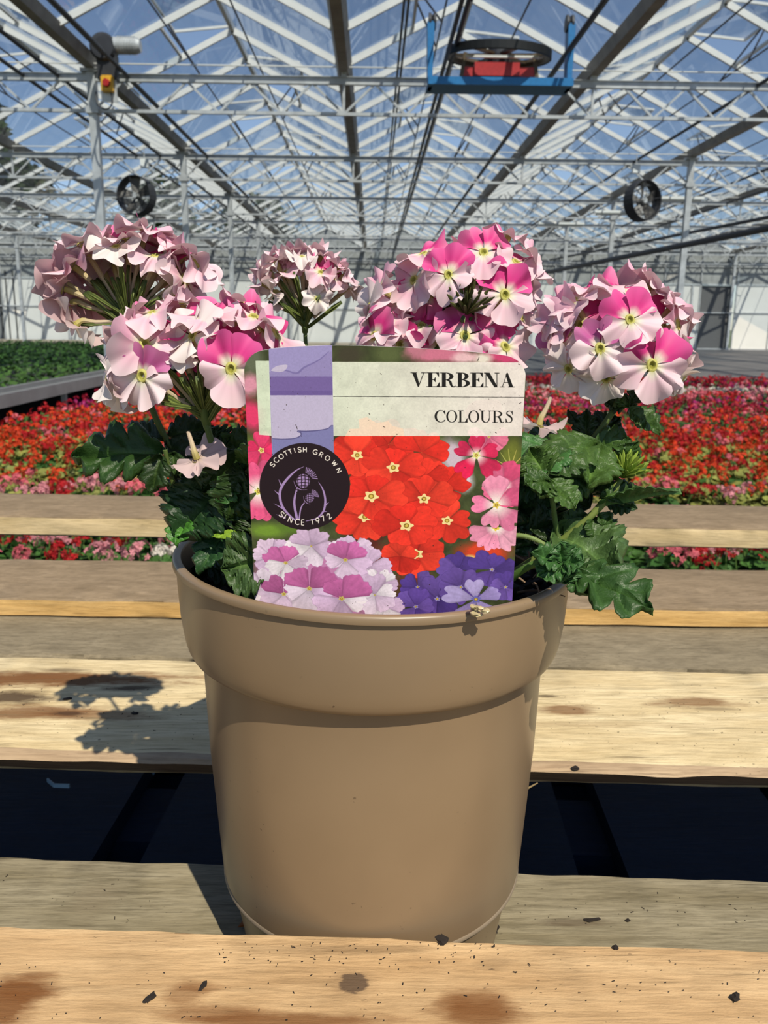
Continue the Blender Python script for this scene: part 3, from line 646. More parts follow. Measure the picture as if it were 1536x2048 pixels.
# A: farther slat, its own pallet
wA1 = wood('slat_wood_grey', gry1, gry2, (), (), .9, .8, .5, 10.4, 0., 18.); wA2 = wood('slat_edge_pale', (.52, .39, .20), (.68, .54, .32), (), (), .7, .75, .2, 11.7)
board('slat', -1.45, 1.45, 1.1952, 1.359, .96-.031, .96, [wA1, wA2], pal, seed=13, label='farthest slat with a pale sawn edge')
M_str = wood('stringer_wood', gry1, gry2, (), (), 1., .8, .5, 12.)
for x in (-1.0, .02, 1.0):
    ya, yb = .20, 1.35
    for (a, b, z1) in ((ya, .3548, ZF-.027), (.50, .785, Zt-.0225), (.957, 1.075, Zt-.0245), (1.20, 1.355, .928)):
        if x == .02 and b < .52: continue
        V, Fc = boxg((x if x != .02 else .02, (a+b)/2, (z1+ZE-.021)/2 if a not in (.5,) else (z1+ZE-.02)/2), (.07, b-a, z1-ZE+.021)); obj('stringer', rotb(V), Fc, M_str, pal)
    V, Fc = boxg((x, .78, ZE-.046), (.09, 1.16, .05)); obj('bearer', rotb(V), Fc, M_str, pal)
# dark blue boards of the pallet stacked underneath, running away from the camera
M_bl = wood('dark_blue_wood', (.003, .017, .050), (.006, .027, .072), (), (), .7, .7, .4, 13.)  # one very dark blue for every board of the lower pallet
bp = empty('blue_pallet', (0, .8, 0), 'dark blue boards of the pallet stacked below in shade', 'pallet')
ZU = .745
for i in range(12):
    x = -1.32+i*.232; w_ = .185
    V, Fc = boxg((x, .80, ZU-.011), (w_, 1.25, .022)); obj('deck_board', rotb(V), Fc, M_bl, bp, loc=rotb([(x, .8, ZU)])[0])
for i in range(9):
    V, Fc = boxg((-.04, .22+i*.15, ZU-.131), (2.75, .143, .02)); obj('gap_shade_board', rotb(V), Fc, M_bl, bp)  # dark layer added to make the gaps between the deck boards black
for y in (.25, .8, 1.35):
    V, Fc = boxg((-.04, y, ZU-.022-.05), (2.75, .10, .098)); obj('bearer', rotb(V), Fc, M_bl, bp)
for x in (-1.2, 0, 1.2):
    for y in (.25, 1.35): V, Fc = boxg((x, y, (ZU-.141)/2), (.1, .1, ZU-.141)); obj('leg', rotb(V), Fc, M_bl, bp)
for x in (-1.0, .02, 1.0):
    V, Fc = boxg((x, .78, (ZU+ZE-.071)/2), (.09, 1.1, ZE-.071-ZU)); obj('spacer_block', rotb(V), Fc, M_str, pal)
p = atZ(95, 1560, ZU+.012); q = atZ(108, 1571, ZU+.012); r_ = atZ(139, 1572, ZU+.012)  # bent pale strip added to imitate a glint in the gap
mb = MB().add(*barg(p, q, .002, .004)).add(*barg(q, r_, .002, .004)); props(mb.build('gap_glint', simple('pale_blue_glint', (.30, .48, .62), .4), None, p), 'tiny bent pale blue strip added as a glint in the dark gap on the left', 'strip')
# crumbs of soil and splinters on the slats
M_crumb = simple('dark_soil_crumb', (.014, .009, .006), .95, 0, .4, 200); M_straw = simple('dry_straw', (.42, .31, .15), .8)
def crumb(c, s, sd, asp=1., yaw=0.):
    g = np.random.default_rng(sd); bm = bmesh.new(); bmesh.ops.create_icosphere(bm, subdivisions=2, radius=1); V = np.array([v.co[:] for v in bm.verts]); Fc = [[v.index for v in f.verts] for f in bm.faces]; bm.free()
    V = V*(1+.35*g.normal(size=(len(V), 1))*.6)*[s*asp, s, s*.55]; c_, s_ = math.cos(yaw), math.sin(yaw); V = V@np.array([[c_, s_, 0], [-s_, c_, 0], [0, 0, 1]]); V[:, 2] -= V[:, 2].min(); return V+c, Fc
for x, y, Z, s, asp, yw, lb in ((884, 1884, ZF, .0028, 1., 0, 'dark soil crumb on the front slat below the pot'), (1470, 1998, ZF, .0020, 1.2, .8, 'ragged dark bark crumb on the front slat at the right'), (300, 1998, ZF, .0016, 2.2, .9, 'dark pointed bark chip on the front slat at the left'), (406, 1975, ZF, .0012, 2.6, 1.2, 'thin dark splinter on the front slat left of the knot'),
        (1230, 1898, ZF, .0014, 1., 0, 'small round crumb at the back edge of the front slat'), (1183, 1842, ZE, .0016, 3.5, .1, 'flat dark chip on the greenish lower board at the right'), (1255, 1842, ZE, .0012, 1.4, .5, 'tiny dark crumb beside the flat chip on the lower board'), (135, 1400, Zt, .0018, 1.8, .3, 'dark bark lump on the stained pale slat at the left'), (270, 1428, Zt, .0014, 2.2, .1, 'soil crumbs on the shaded pale slat at the left'), (1150, 1540, .932, .002, 1.6, .2, 'two dark specks on the worn front edge right of the pot'), (985, 1862, ZE+.0, .0035, 1.2, .5, 'brown soil lump beside the foot of the pot on the right'), (506, 1850, ZE, .005, 1.4, .8, 'orange brown bark piece beside the foot of the pot on the left')):
    V, Fc = crumb(atZ(x, y, Z), s, int(x), asp, yw); props(obj('soil_crumb', V, Fc, M_crumb if x != 506 else simple('orange_bark', (.22, .07, .012), .8), None, atZ(x, y, Z)), lb, 'crumb', 'soil crumbs on the slats')
g = np.random.default_rng(5); fine = MB()
def sc(x0, x1, y0, y1, Z, n, s0, s1):
    for i in range(n):
        x = g.uniform(x0, x1); y = g.uniform(y0, y1); V, Fc = boxg((0, 0, 0), (g.uniform(s0, s1)*g.choice([1, 1, 2.5]), g.uniform(s0, s1)*.7, s0*.7)); t = g.uniform(0, 3.1); c_, s_ = math.cos(t), math.sin(t); fine.add(V@np.array([[c_, s_, 0], [-s_, c_, 0], [0, 0, 1]])+atZ(x, y, Z)+[0, 0, s0*.3], Fc)
sc(0, 1536, 1920, 2046, ZF+.0005, 110, .0003, .0007); sc(430, 1000, 1885, 1925, ZF+.0005, 70, .0003, .0007); sc(0, 420, 1350, 1480, Zt, 90, .0004, .0009); sc(1090, 1536, 1370, 1500, Zt, 60, .0004, .0009); sc(1000, 1536, 1780, 1860, ZE, 30, .0004, .001); sc(0, 300, 1740, 1840, ZE, 14, .0004, .001)
props(fine.build('soil_specks', M_crumb, None, (0, .5, Zt)), 'fine dark specks of soil scattered over the pale slats', 'specks', None, 'stuff')
for P, lb in (((1040, 1590, 1075, 1566, .93), 'dry straw sticking out right of the pot under the bright slat'),):
    a_ = at(P[0], P[1], .535); b_ = at(P[2], P[3], .53); props(obj('straw', *tubeg([a_, (a_+b_)/2+[0, 0, .001], b_], [.0005, .0007, .0004], 5), M_straw, None, a_), lb, 'straw')
# ================================================================== plant pot
PX, PY = at(747, 1150, .448)[0], .448
def potz(V):                                              # the rim sags a little to the right
    V = np.array(V); k = np.clip((V[:, 2]-1.06)/.06, 0, 1); V[:, 2] -= .022*(V[:, 0]-PX)*k; return V
def potmat():
    m, N, L, out = mat('taupe_plastic'); tc = N('TexCoord'); a = N('TexNoise', i_Scale=14., i_Detail=5); L(tc.outputs['Object'], a.inputs['Vector'])
    b = N('TexNoise', i_Scale=300., i_Detail=2); L(tc.outputs['Object'], b.inputs['Vector']); c3 = N('TexNoise', i_Scale=22., i_Detail=3); L(tc.outputs['Object'], c3.inputs['Vector'])
    col = ramp(N, L, a.outputs[0], [(.3, (.205, .143, .084)), (.7, (.228, .160, .095))]); ml = N('Math', operation='MULTIPLY'); L(ramp(N, L, b.outputs[0], [(.71, 0.), (.75, .8)]), ml.inputs[0]); L(ramp(N, L, c3.outputs[0], [(.50, 0.), (.66, 1.)]), ml.inputs[1])
    col = mixc(N, L, ml.outputs[0], col, (.06, .04, .025)); p = N('BsdfPrincipled', i_Roughness=.33); p.inputs['Specular IOR Level'].default_value = .5; L(col, p.inputs['Base Color']); L(p.outputs[0], out.inputs[0]); return m
M_pot = potmat()
pot = empty('plant_pot', (PX, PY, .886), 'round taupe plastic plant pot standing between the wooden slats', 'pot')
def lp(prof, n=128): V, Fc = latheg([(r_, 1.25-h) for r_, h in prof], n, (PX, PY, 0)); return potz(V), Fc
obj('rim', *lp([(.1042, .150), (.1050, .1258), (.1056, .1244), (.1070, .1239), (.1088, .1240), (.1097, .1246), (.1101, .1256), (.1102, .1279), (.1101, .1282), (.1080, .1284)]), M_pot, pot, smooth=True)
obj('collar', *lp([(.1082, .1285), (.1079, .140), (.1070, .155), (.1058, .164), (.1049, .1690), (.1040, .1720), (.1030, .1740), (.1022, .1747), (.1018, .1748), (.0960, .1745)]), M_pot, pot, smooth=True)
obj('body', *lp([(.0972, .170), (.0962, .178), (.0953, .205), (.0942, .236), (.0921, .268), (.0903, .296), (.0892, .312), (.0884, .3165), (.0878, .3165), (.0862, .312), (.0890, .27), (.0925, .21), (.0950, .172), (.1030, .150), (.1046, .150)]), M_pot, pot, smooth=True)
V, Fc = lp([(.0862, .3150), (.0887, .3155), (.0892, .3168), (.0888, .3181), (.0868, .3186)]); obj('base_ring', V, Fc, simple('taupe_edge_highlight', (.26, .205, .145), .5, 0, .1, 40), pot, smooth=True)  # paler bead: the highlight on this edge is put into its colour
obj('foot', *lp([(.0868, .316), (.0845, .322), (.0790, .352), (.0776, .3625), (.0765, .364), (.0700, .364), (.0690, .352), (0, .350)]), M_pot, pot, smooth=True)
g = np.random.default_rng(3)
c = at(952, 1230, .345); mb = MB()
for i in range(9):
    o_ = c+g.normal(size=3)*[.0018, .001, .0030]+[0, -.0015, .001]; V, Fc = crumb(o_, g.uniform(.0012, .0024), i, 1.2, g.uniform(0, 3)); mb.add(V, Fc)
props(mb.build('dried_petal', simple('dried_petal_skin', (.42, .36, .2), .35, 0, .3, 300), None, c, smooth=True), 'shrivelled pale petal stuck over the front rim of the pot', 'petal')
# soil
M_soil = simple('dark_compost', (.018, .012, .009), .95, 0, .5, 140, .6)
nr, na = 26, 90; V = []; 
for i in range(nr):
    for k in range(na):
        r_ = .1035*i/(nr-1); t = 2*math.pi*k/na; V.append((PX+r_*math.cos(t), PY+r_*math.sin(t), 1.108+g.normal()*.0022-.004*(i/(nr-1))**4))
V = np.array(V); Fc = [(i*na+k, (i+1)*na+k, (i+1)*na+(k+1) % na, i*na+(k+1) % na) for i in range(nr-1) for k in range(na)]
mb = MB().add(V, Fc)
for i in range(170):
    r_ = .098*math.sqrt(g.random()); t = g.uniform(0, 6.28); V, Fc = crumb(np.array([PX+r_*math.cos(t), PY+r_*math.sin(t), 1.1065]), g.uniform(.002, .0055), i, g.uniform(.8, 1.8), g.uniform(0, 3)); mb.add(V, Fc)
props(mb.build('potting_soil', M_soil, None, (PX, PY, 1.108)), 'dark crumbly compost filling the taupe pot', 'soil', None, 'stuff')
mb = MB()
for x, y in ((1040, 1140), (1050, 1165), (1075, 1120), (1066, 1168), (1035, 1185), (1090, 1150), (1060, 1130), (1048, 1120)):
    a = at(x, y, .40+g.uniform(-.02, .02)); d = g.normal(size=3)*.012; d[2] = abs(d[2])*.3
    mb.add(*tubeg(bez(a, a+d*.5+[0, 0, .004], a+d, n=6), [.0006, .0007, .0006, .0005, .0004, .0003], 5))
props(mb.build('compost_fibres', simple('tan_fibre', (.16, .10, .06), .8, 0, .2, 100), None, (PX, PY, 1.11)), 'tan root fibres on the compost right of the label', 'fibres', None, 'stuff')

# ================================================================== label card
PSI, LAM, CYY = .04, -.10, .3655
e1 = np.array([math.cos(PSI), -math.sin(PSI), 0]); e2 = nrm(np.array([0, math.sin(LAM), math.cos(LAM)])); en = nrm(np.cross(e1, e2)); e2 = np.cross(en, e1)
P0 = np.array([0, CYY, 1.14])
def onc(x, y):                                            # picture point -> card plane, metres
    d = ray(x, y); q = CAMP+d*(((P0-CAMP)@en)/(d@en))-P0; return np.array([q@e1, q@e2])
def cp(x, y): return onc(480+x/2.56, 670+y/2.56)          # from close-up coordinates of the card
def c7(x, y): return onc(500+x/6.982, 870+y/6.98)
UL, UR = onc(491, 800)[0], onc(1049, 800)[0]; VT, VB = onc(700, 690)[1]+.001, -.040
RES = 10500.                                              # print pixels per metre
IW, IH = int((UR-UL)*RES)+1, int((VT-VB)*RES)+1
img = np.zeros((IH, IW, 3), np.float32)
def cx(P): P = np.asarray(P, float); return np.stack([(P[..., 0]-UL)*RES, (VT-P[..., 1])*RES], -1)
def fill(cons, colr, alpha=1., SS=2):
    """even-odd scan fill of contours given in print pixels"""
    cons = [np.asarray(c, float) for c in cons]; A = np.concatenate(cons)
    x0, y0 = np.floor(A.min(0)).astype(int)-1; x1, y1 = np.ceil(A.max(0)).astype(int)+2
    x0 = max(x0, 0); y0 = max(y0, 0); x1 = min(x1, IW); y1 = min(y1, IH)
    if x1 <= x0 or y1 <= y0: return
    E0 = np.concatenate([c for c in cons]); E1 = np.concatenate([np.roll(c, -1, 0) for c in cons])
    cov = np.zeros((y1-y0, x1-x0+1), np.float32)
    for yy in range(y0, y1):
        for s in range(SS):
            ys = yy+(s+.5)/SS; m = (E0[:, 1] <= ys) != (E1[:, 1] <= ys)
            if not m.any(): continue
            a, b = E0[m], E1[m]; xs = np.sort(a[:, 0]+(ys-a[:, 1])/(b[:, 1]-a[:, 1])*(b[:, 0]-a[:, 0]))-x0
            for u, v in zip(xs[::2], xs[1::2]):
                u = max(u, 0.); v = min(v, x1-x0-.001)
                if v <= u: continue
                iu, iv = int(u), int(v); row = cov[yy-y0]
                if iu == iv: row[iu] += (v-u)/SS
                else: row[iu] += (iu+1-u)/SS; row[iu+1:iv] += 1./SS; row[iv] += (v-iv)/SS
    cov = np.clip(cov[:, :-1], 0, 1)[..., None]*alpha
    if callable(colr): yy, xx = np.mgrid[y0:y1, x0:x1]; cc = colr(xx+.5, yy+.5)
    else: cc = np.array(colr, np.float32)/255
    img[y0:y1, x0:x1] = img[y0:y1, x0:x1]*(1-cov)+cc*cov
def smooth(P, n=8):
    P = np.asarray(P, float); m = len(P); out = []
    for i in range(m):
        a, b, c, d = P[i-1], P[i], P[(i+1) % m], P[(i+2) % m]
        for k in range(n):
            t = k/n; out.append(.5*(2*b+(c-a)*t+(2*a-5*b+4*c-d)*t*t+(3*b-a-3*c+d)*t**3))
    return np.array(out)
def poly(pts, col, alpha=1., f=cp, sm=False):
    P = cx(np.array([f(*p) for p in pts])); fill([smooth(P) if sm else P], col, alpha)
def stroke(pts, w_, col, f=cp, alpha=1., sc=2.56):
    """tapered brush line, width in the source's pixels"""
    P = cx(np.array([f(*p) for p in pts])); k = RES*np.linalg.norm(f(100, 0)-f(0, 0))/100; W_ = np.interp(np.linspace(0, 1, len(P)), np.linspace(0, 1, np.size(w_)), np.atleast_1d(w_))*k/2
    T = np.gradient(P, axis=0); T /= np.linalg.norm(T, axis=1)[:, None]+1e-9; Nn = np.stack([-T[:, 1], T[:, 0]], 1)*W_[:, None]; fill([np.concatenate([P+Nn, (P-Nn)[::-1]])], col, alpha)
def curve(pts, n=10):
    P = np.asarray(pts, float); P = np.concatenate([[2*P[0]-P[1]], P, [2*P[-1]-P[-2]]]); out = []
    for i in range(1, len(P)-2):
        a, b, c, d = P[i-1:i+3]
        for k in range(n): t = k/n; out.append(.5*(2*b+(c-a)*t+(2*a-5*b+4*c-d)*t*t+(3*b-a-3*c+d)*t**3))
    return np.array(out+[P[-2]])
gp = np.random.default_rng(21)
def nz(h, w_, s, g=gp):
    a = g.random((max(2, int(h/s))+2, max(2, int(w_/s))+2)).astype(np.float32); y = np.linspace(0, a.shape[0]-1.01, h); x = np.linspace(0, a.shape[1]-1.01, w_)
    yi, xi = y.astype(int), x.astype(int); fy, fx = (y-yi)[:, None], (x-xi)[None]; fy = fy*fy*(3-2*fy); fx = fx*fx*(3-2*fx)
    return a[yi][:, xi]*(1-fy)*(1-fx)+a[yi+1][:, xi]*fy*(1-fx)+a[yi][:, xi+1]*(1-fy)*fx+a[yi+1][:, xi+1]*fy*fx
FN = nz(IH, IW, 60)*.5+nz(IH, IW, 24)*.3+nz(IH, IW, 9)*.2
img[:] = (np.array([62, 70, 42])/255)*(.6+.8*FN[..., None])
def blob(x, y, rx, ry, col, soft=1., f=cp):               # soft round patch of ink
    c = cx(f(x, y)); k = RES*np.linalg.norm(f(100, 0)-f(0, 0))/100; rx, ry = rx*k, ry*k
    x0, x1 = int(max(c[0]-rx*1.6, 0)), int(min(c[0]+rx*1.6, IW)); y0, y1 = int(max(c[1]-ry*1.6, 0)), int(min(c[1]+ry*1.6, IH))
    if x1 <= x0 or y1 <= y0: return
    yy, xx = np.mgrid[y0:y1, x0:x1]; d = np.hypot((xx-c[0])/rx, (yy-c[1])/ry)+.5*(FN[y0:y1, x0:x1]-.5); a = np.clip((1.15-d)/(.6*soft), 0, 1)[..., None]
    img[y0:y1, x0:x1] = img[y0:y1, x0:x1]*(1-a)+a*np.array(col)/255
def flower(x, y, R, cols, ang0=90, eye=(235, 215, 140), eyer=.16, asp=1., half=.66, white=0., notch=.12, rag=0., dark=(.8, .75, .78), up2=None, dirs=None, rot=0):
    c = cx(cp(x, y)); k = RES*np.linalg.norm(cp(100, 0)-cp(0, 0))/100; R = R*k
    for q in (gp.permutation(5) if dirs is None else range(len(dirs))):
        th = math.radians((ang0+72*q+gp.uniform(-12, 12)) if dirs is None else dirs[q]); t = np.linspace(-1, 1, 31); L = R*gp.uniform(.80, 1.14)
        rr = L*(1-.24*np.abs(t)**3-notch*np.exp(-(t/.16)**2)+.035*np.sin(t*6+gp.uniform(0, 6)))
        if rag: rr *= 1+rag*np.sin(t*23+gp.uniform(0, 6))
        an = th+t*half; ring = np.stack([np.cos(an)*rr, -np.sin(an)*rr*asp], 1); P = c+np.concatenate([[[0, 0]], ring])
        cc = np.array((up2 if (up2 is not None and q in (0, 1)) else cols[int(gp.integers(len(cols)))]), float)/255
        sh = gp.uniform(.9, 1.06)
        def fn(xx, yy, cc=cc, th=th, L=L, sh=sh):
            d = np.hypot(xx-c[0], (yy-c[1])/asp)/L; a_ = np.arctan2(-(yy-c[1])/asp, xx-c[0])-th; a_ = (a_+math.pi) % (2*math.pi)-math.pi
            v = (.93+.1*d-.10*np.clip(1-d*2.2, 0, 1))*sh+.05*np.sin(a_*24)*d*.5; v = v+.22*(FN[np.clip(yy.astype(int), 0, IH-1), np.clip(xx.astype(int), 0, IW-1)]-.5)
            v = v*(1-.18*np.clip((np.abs(a_)/half-.75)*4, 0, 1)); o_ = cc*v[..., None]
            if white: wv = np.clip(1-(d-.12)/white, 0, 1)[..., None]; o_ = o_*(1-wv)+wv*np.array([.97, .95, .93])
            return np.clip(o_, 0, 1)
        fill([P*1.0+(P-c)*.015], tuple(np.clip(cc*255*np.array(dark), 0, 255)), .55); fill([P], fn)
    e = eyer*R; t = np.linspace(0, 2*math.pi, 22)[:-1]; wob_ = 1+.25*np.sin(t*5+gp.uniform(0, 6)); fill([c+np.stack([np.cos(t)*e*wob_, np.sin(t)*e*asp*wob_], 1)], eye)
    fill([c+np.stack([np.cos(t)*e*.45, np.sin(t)*e*.5*asp], 1)], (150, 120, 45)); fill([c+np.stack([np.cos(t)*e*.25, np.sin(t)*e*.3*asp], 1)], (215, 190, 90))
# -- photographic print, back to front
for x, y, rx, ry, c in ((60, 130, 70, 90, (98, 106, 86)), (560, 100, 100, 60, (66, 62, 48)), (760, 95, 90, 60, (88, 98, 60)), (1010, 95, 170, 55, (205, 118, 146)), (900, 75, 60, 40, (190, 120, 140)), (1360, 110, 160, 50, (205, 70, 118)), (1245, 120, 60, 35, (232, 225, 215)), (1150, 115, 70, 30, (232, 190, 200)),
    (50, 255, 60, 70, (216, 148, 172)), (60, 410, 75, 100, (226, 62, 112)), (50, 560, 60, 60, (98, 108, 48)), (125, 560, 60, 60, (226, 52, 104)), (140, 640, 50, 60, (226, 70, 118)), (70, 700, 50, 60, (190, 60, 90)), (140, 1000, 150, 55, (112, 146, 52)), (260, 985, 90, 40, (90, 120, 45)), (1000, 560, 60, 60, (120, 130, 80)), (1080, 620, 90, 110, (205, 188, 206)), (1150, 740, 60, 80, (215, 205, 222)),
    (1390, 620, 70, 110, (110, 118, 48)), (1400, 720, 60, 60, (90, 100, 40)), (650, 1060, 120, 90, (88, 40, 34)), (760, 1130, 110, 90, (125, 45, 38)), (820, 1300, 70, 110, (84, 60, 40)), (540, 960, 70, 90, (70, 66, 40)), (1250, 1110, 170, 75, (216, 68, 40)), (1180, 1140, 35, 22, (238, 205, 120)), (900, 1240, 110, 60, (110, 60, 40))): blob(x, y, rx, ry, c, 1.2)
for k in range(13):
    t = math.radians(k*28+10); stroke([(1385, 680), (1385+90*math.cos(t), 680+100*math.sin(t))], [10, 2], (168+6*(k % 4), 172, 92))
flower(110, 590, 95, [(228, 52, 106), (232, 66, 118)], 80, half=.6)
flower(95, 800, 190, [(232, 136, 170), (226, 90, 140), (240, 160, 188)], eye=(220, 220, 110), eyer=.10, white=.50, half=.5, dirs=[60, 110, -62, -100, 170, -35])
RED = [(232, 58, 44), (238, 66, 48), (226, 50, 40)]; dk = (.72, .55, .55)
for x, y, R, a in ((760, 560, 170, 20), (930, 600, 150, 70), (560, 600, 150, 40), (1040, 775, 150, 10), (905, 1120, 170, 50), (820, 1130, 120, 20), (1060, 950, 150, 90), (640, 930, 170, 60), (700, 700, 150, 20), (950, 720, 150, 0), (600, 615, 150, 100), (785, 678, 165, 85), (860, 850, 120, 45), (942, 838, 160, 95), (672, 825, 185, 70), (852, 975, 180, 100)):
    real = (x, y) in ((600, 615), (785, 678), (672, 825), (942, 838), (640, 930), (852, 975), (905, 1120), (1060, 950), (1040, 775)); flower(x, y, R, RED, a, (242, 222, 158) if real else (205, 50, 40), .19 if real else .02, .82, .70, dark=dk)
flower(1275, 520, 100, [(232, 122, 158), (228, 100, 145)], 200, eyer=.08, dirs=[180, 235, 280, 330, 0])
flower(1350, 770, 140, [(228, 84, 134), (232, 110, 155)], 60, eyer=.05, white=.2)
flower(1210, 615, 135, [(218, 34, 84), (212, 44, 92)], 95, (225, 225, 140), .14, .95, .52, white=.36)
flower(1310, 985, 145, [(236, 150, 186), (238, 170, 200)], eye=(235, 210, 90), eyer=.12, white=.25, half=.45, dirs=[200, 240, 275, 310, 340])
flower(1312, 870, 165, [(228, 96, 146), (232, 128, 172), (236, 150, 186)], 100, (225, 200, 90), .11, .95, .55, white=.46)
PUR = [(98, 72, 158), (110, 84, 170), (84, 62, 146)]
for x, y, R, a in ((1120, 1200, 120, 30), (1290, 1200, 130, 80), (1360, 1290, 110, 20), (910, 1290, 110, 60), (1010, 1350, 150, 100), (900, 1390, 130, 10), (1130, 1290, 130, 45)): flower(x, y, R, PUR, a, (150, 140, 200), .10, .9, .7, dark=(.62, .6, .7))
flower(1208, 1352, 178, [(168, 152, 214), (158, 142, 206), (180, 166, 222)], 90, (110, 110, 190), .14, .8, .50, dark=(.55, .5, .7))
WL_ = [(228, 212, 234), (220, 196, 226), (236, 226, 240), (210, 182, 218)]; MG = (194, 104, 166)
blob(420, 1280, 370, 260, (196, 130, 180), .5)
for x, y, R, a, m in ((160, 1130, 130, 30, 0), (365, 1080, 150, 60, 0), (560, 1110, 130, 20, 0), (640, 1190, 140, 80, 0), (130, 1300, 140, 0, 0), (720, 1270, 110, 60, 0), (740, 1390, 120, 90, 0), (300, 1400, 140, 30, 0), (540, 1150, 135, 50, 1), (235, 1165, 125, 70, 1), (690, 1330, 140, 20, 0), (225, 1325, 150, 54, 1), (355, 1297, 165, 54, 1), (520, 1348, 175, 54, 1)):
    flower(x, y, R, WL_, a, (205, 190, 110), .09 if m else .04, .85, .68, rag=.022, up2=MG if m else None, dark=(.80, .70, .82))
# -- white translucent title panel, peach petal shows through
def panel(xx, yy):
    u = np.clip(xx/IW, 0, 1)[..., None]; f_ = FN[np.clip(yy.astype(int), 0, IH-1), np.clip(xx.astype(int), 0, IW-1)][..., None]
    return np.clip(np.array([216, 231, 210])/255*(1-u)+np.array([245, 235, 235])/255*u+.12*(f_-.5), 0, 1)
poly([(80, 132), (165, 132), (172, 516), (98, 510)], panel, .93); poly([(470, 137), (1466, 140), (1444, 516), (474, 516)], panel, .93)
poly([(540, 514), (560, 480), (612, 478), (608, 430), (650, 420), (700, 450), (760, 440), (780, 465), (835, 478), (842, 514)], (244, 218, 198), .9, sm=False)
poly([(1150, 400), (1180, 350), (1240, 330), (1330, 340), (1330, 430), (1250, 450), (1180, 440)], (236, 224, 222), .6, sm=True)
# -- blue column
poly([(146, 40), (472, 40), (480, 620), (165, 620)], (156, 148, 202))
poly([(150, 190), (230, 178), (300, 190), (472, 80), (472, 215), (152, 215)], (148, 138, 192)); stroke(curve([(160, 186), (230, 180), (290, 195), (330, 165), (400, 130), (455, 85)]), [3, 10, 4], (124, 114, 172))
poly([(160, 180), (190, 158), (240, 152), (238, 172), (215, 188), (175, 186)], (206, 198, 222), .8, sm=True)
poly([(152, 212), (473, 212), (475, 308), (156, 308)], (118, 100, 164)); poly([(154, 285), (474, 285), (475, 308), (156, 308)], (104, 86, 152), .6)
poly([(156, 308), (475, 308), (480, 540), (164, 540)], (190, 182, 216))
WV = [(165, 529), (220, 532), (280, 528), (310, 515), (312, 500), (296, 492), (340, 492), (400, 488), (450, 478), (466, 464), (478, 462)]
poly(list(map(tuple, curve(WV)))+[(482, 640), (168, 640)], (126, 126, 180)); stroke(curve(WV), [4, 7, 3], (92, 88, 138))
# -- round emblem
t = np.linspace(0, 2*math.pi, 80)[:-1]; poly([(765+632*math.cos(a), 714+606*math.sin(a)) for a in t], (34, 21, 29), f=c7)
LIL = (164, 138, 192)
S7 = lambda pts, w_, col=LIL: stroke(curve(pts) if len(pts) > 2 else pts, w_, col, f=c7)
S7([(755, 438), (650, 490), (540, 590), (455, 700), (420, 800), (430, 930), (475, 1030), (560, 1125), (640, 1195)], [4, 34, 38, 36, 22]); S7([(955, 650), (1010, 740), (1045, 850), (1050, 960), (1020, 1070), (930, 1160), (780, 1200)], [3, 26, 32, 26, 8])
for a, b in (((400, 615), (436, 700)), ((340, 770), (414, 835)), ((330, 950), (478, 1035)), ((365, 1105), (500, 1155)), ((1105, 935), (1045, 985)), ((1078, 1068), (1012, 1062))): S7([a, b], [2, 26])
S7([(660, 740), (628, 860), (622, 980), (662, 1185)], [22, 30, 34, 40]); S7([(765, 935), (712, 1020), (685, 1190)], [14, 18, 22])
def bulb(x, y, rx, ry, st):
    poly([(x+rx*math.cos(a), y+ry*math.sin(a)) for a in t], LIL, f=c7)
    for k in np.arange(-3, 4): q = k*st+st*.5; S7([(x+q*1.0, y-ry*1.05), (x+q*1.15, y), (x+q, y+ry*1.05)], [11 if st > 35 else 8], (34, 21, 29)); S7([(x-rx*1.05, y+q+8), (x, y+q*1.05-4), (x+rx*1.05, y+q+8)], [11 if st > 35 else 8], (34, 21, 29))
bulb(745, 640, 92, 98, 44); bulb(835, 875, 60, 64, 28)
S7([(610, 635), (640, 710), (710, 760), (800, 762)], [3, 12, 4]); S7([(745, 850), (762, 912), (800, 950), (842, 960)], [3, 10, 4])
for k in range(9):
    q = k/8; a0 = math.radians(-82+78*q); S7([(775+30*math.cos(a0)+62*q, 545+20*math.sin(a0)+55*q), (760+175*math.cos(a0)*(.75+.25*q)+12, 620+175*math.sin(a0))], [7, 15])
    S7([(862+40*q, 815+38*q), (845+112*math.cos(a0)+8, 868+112*math.sin(a0))], [5, 10])
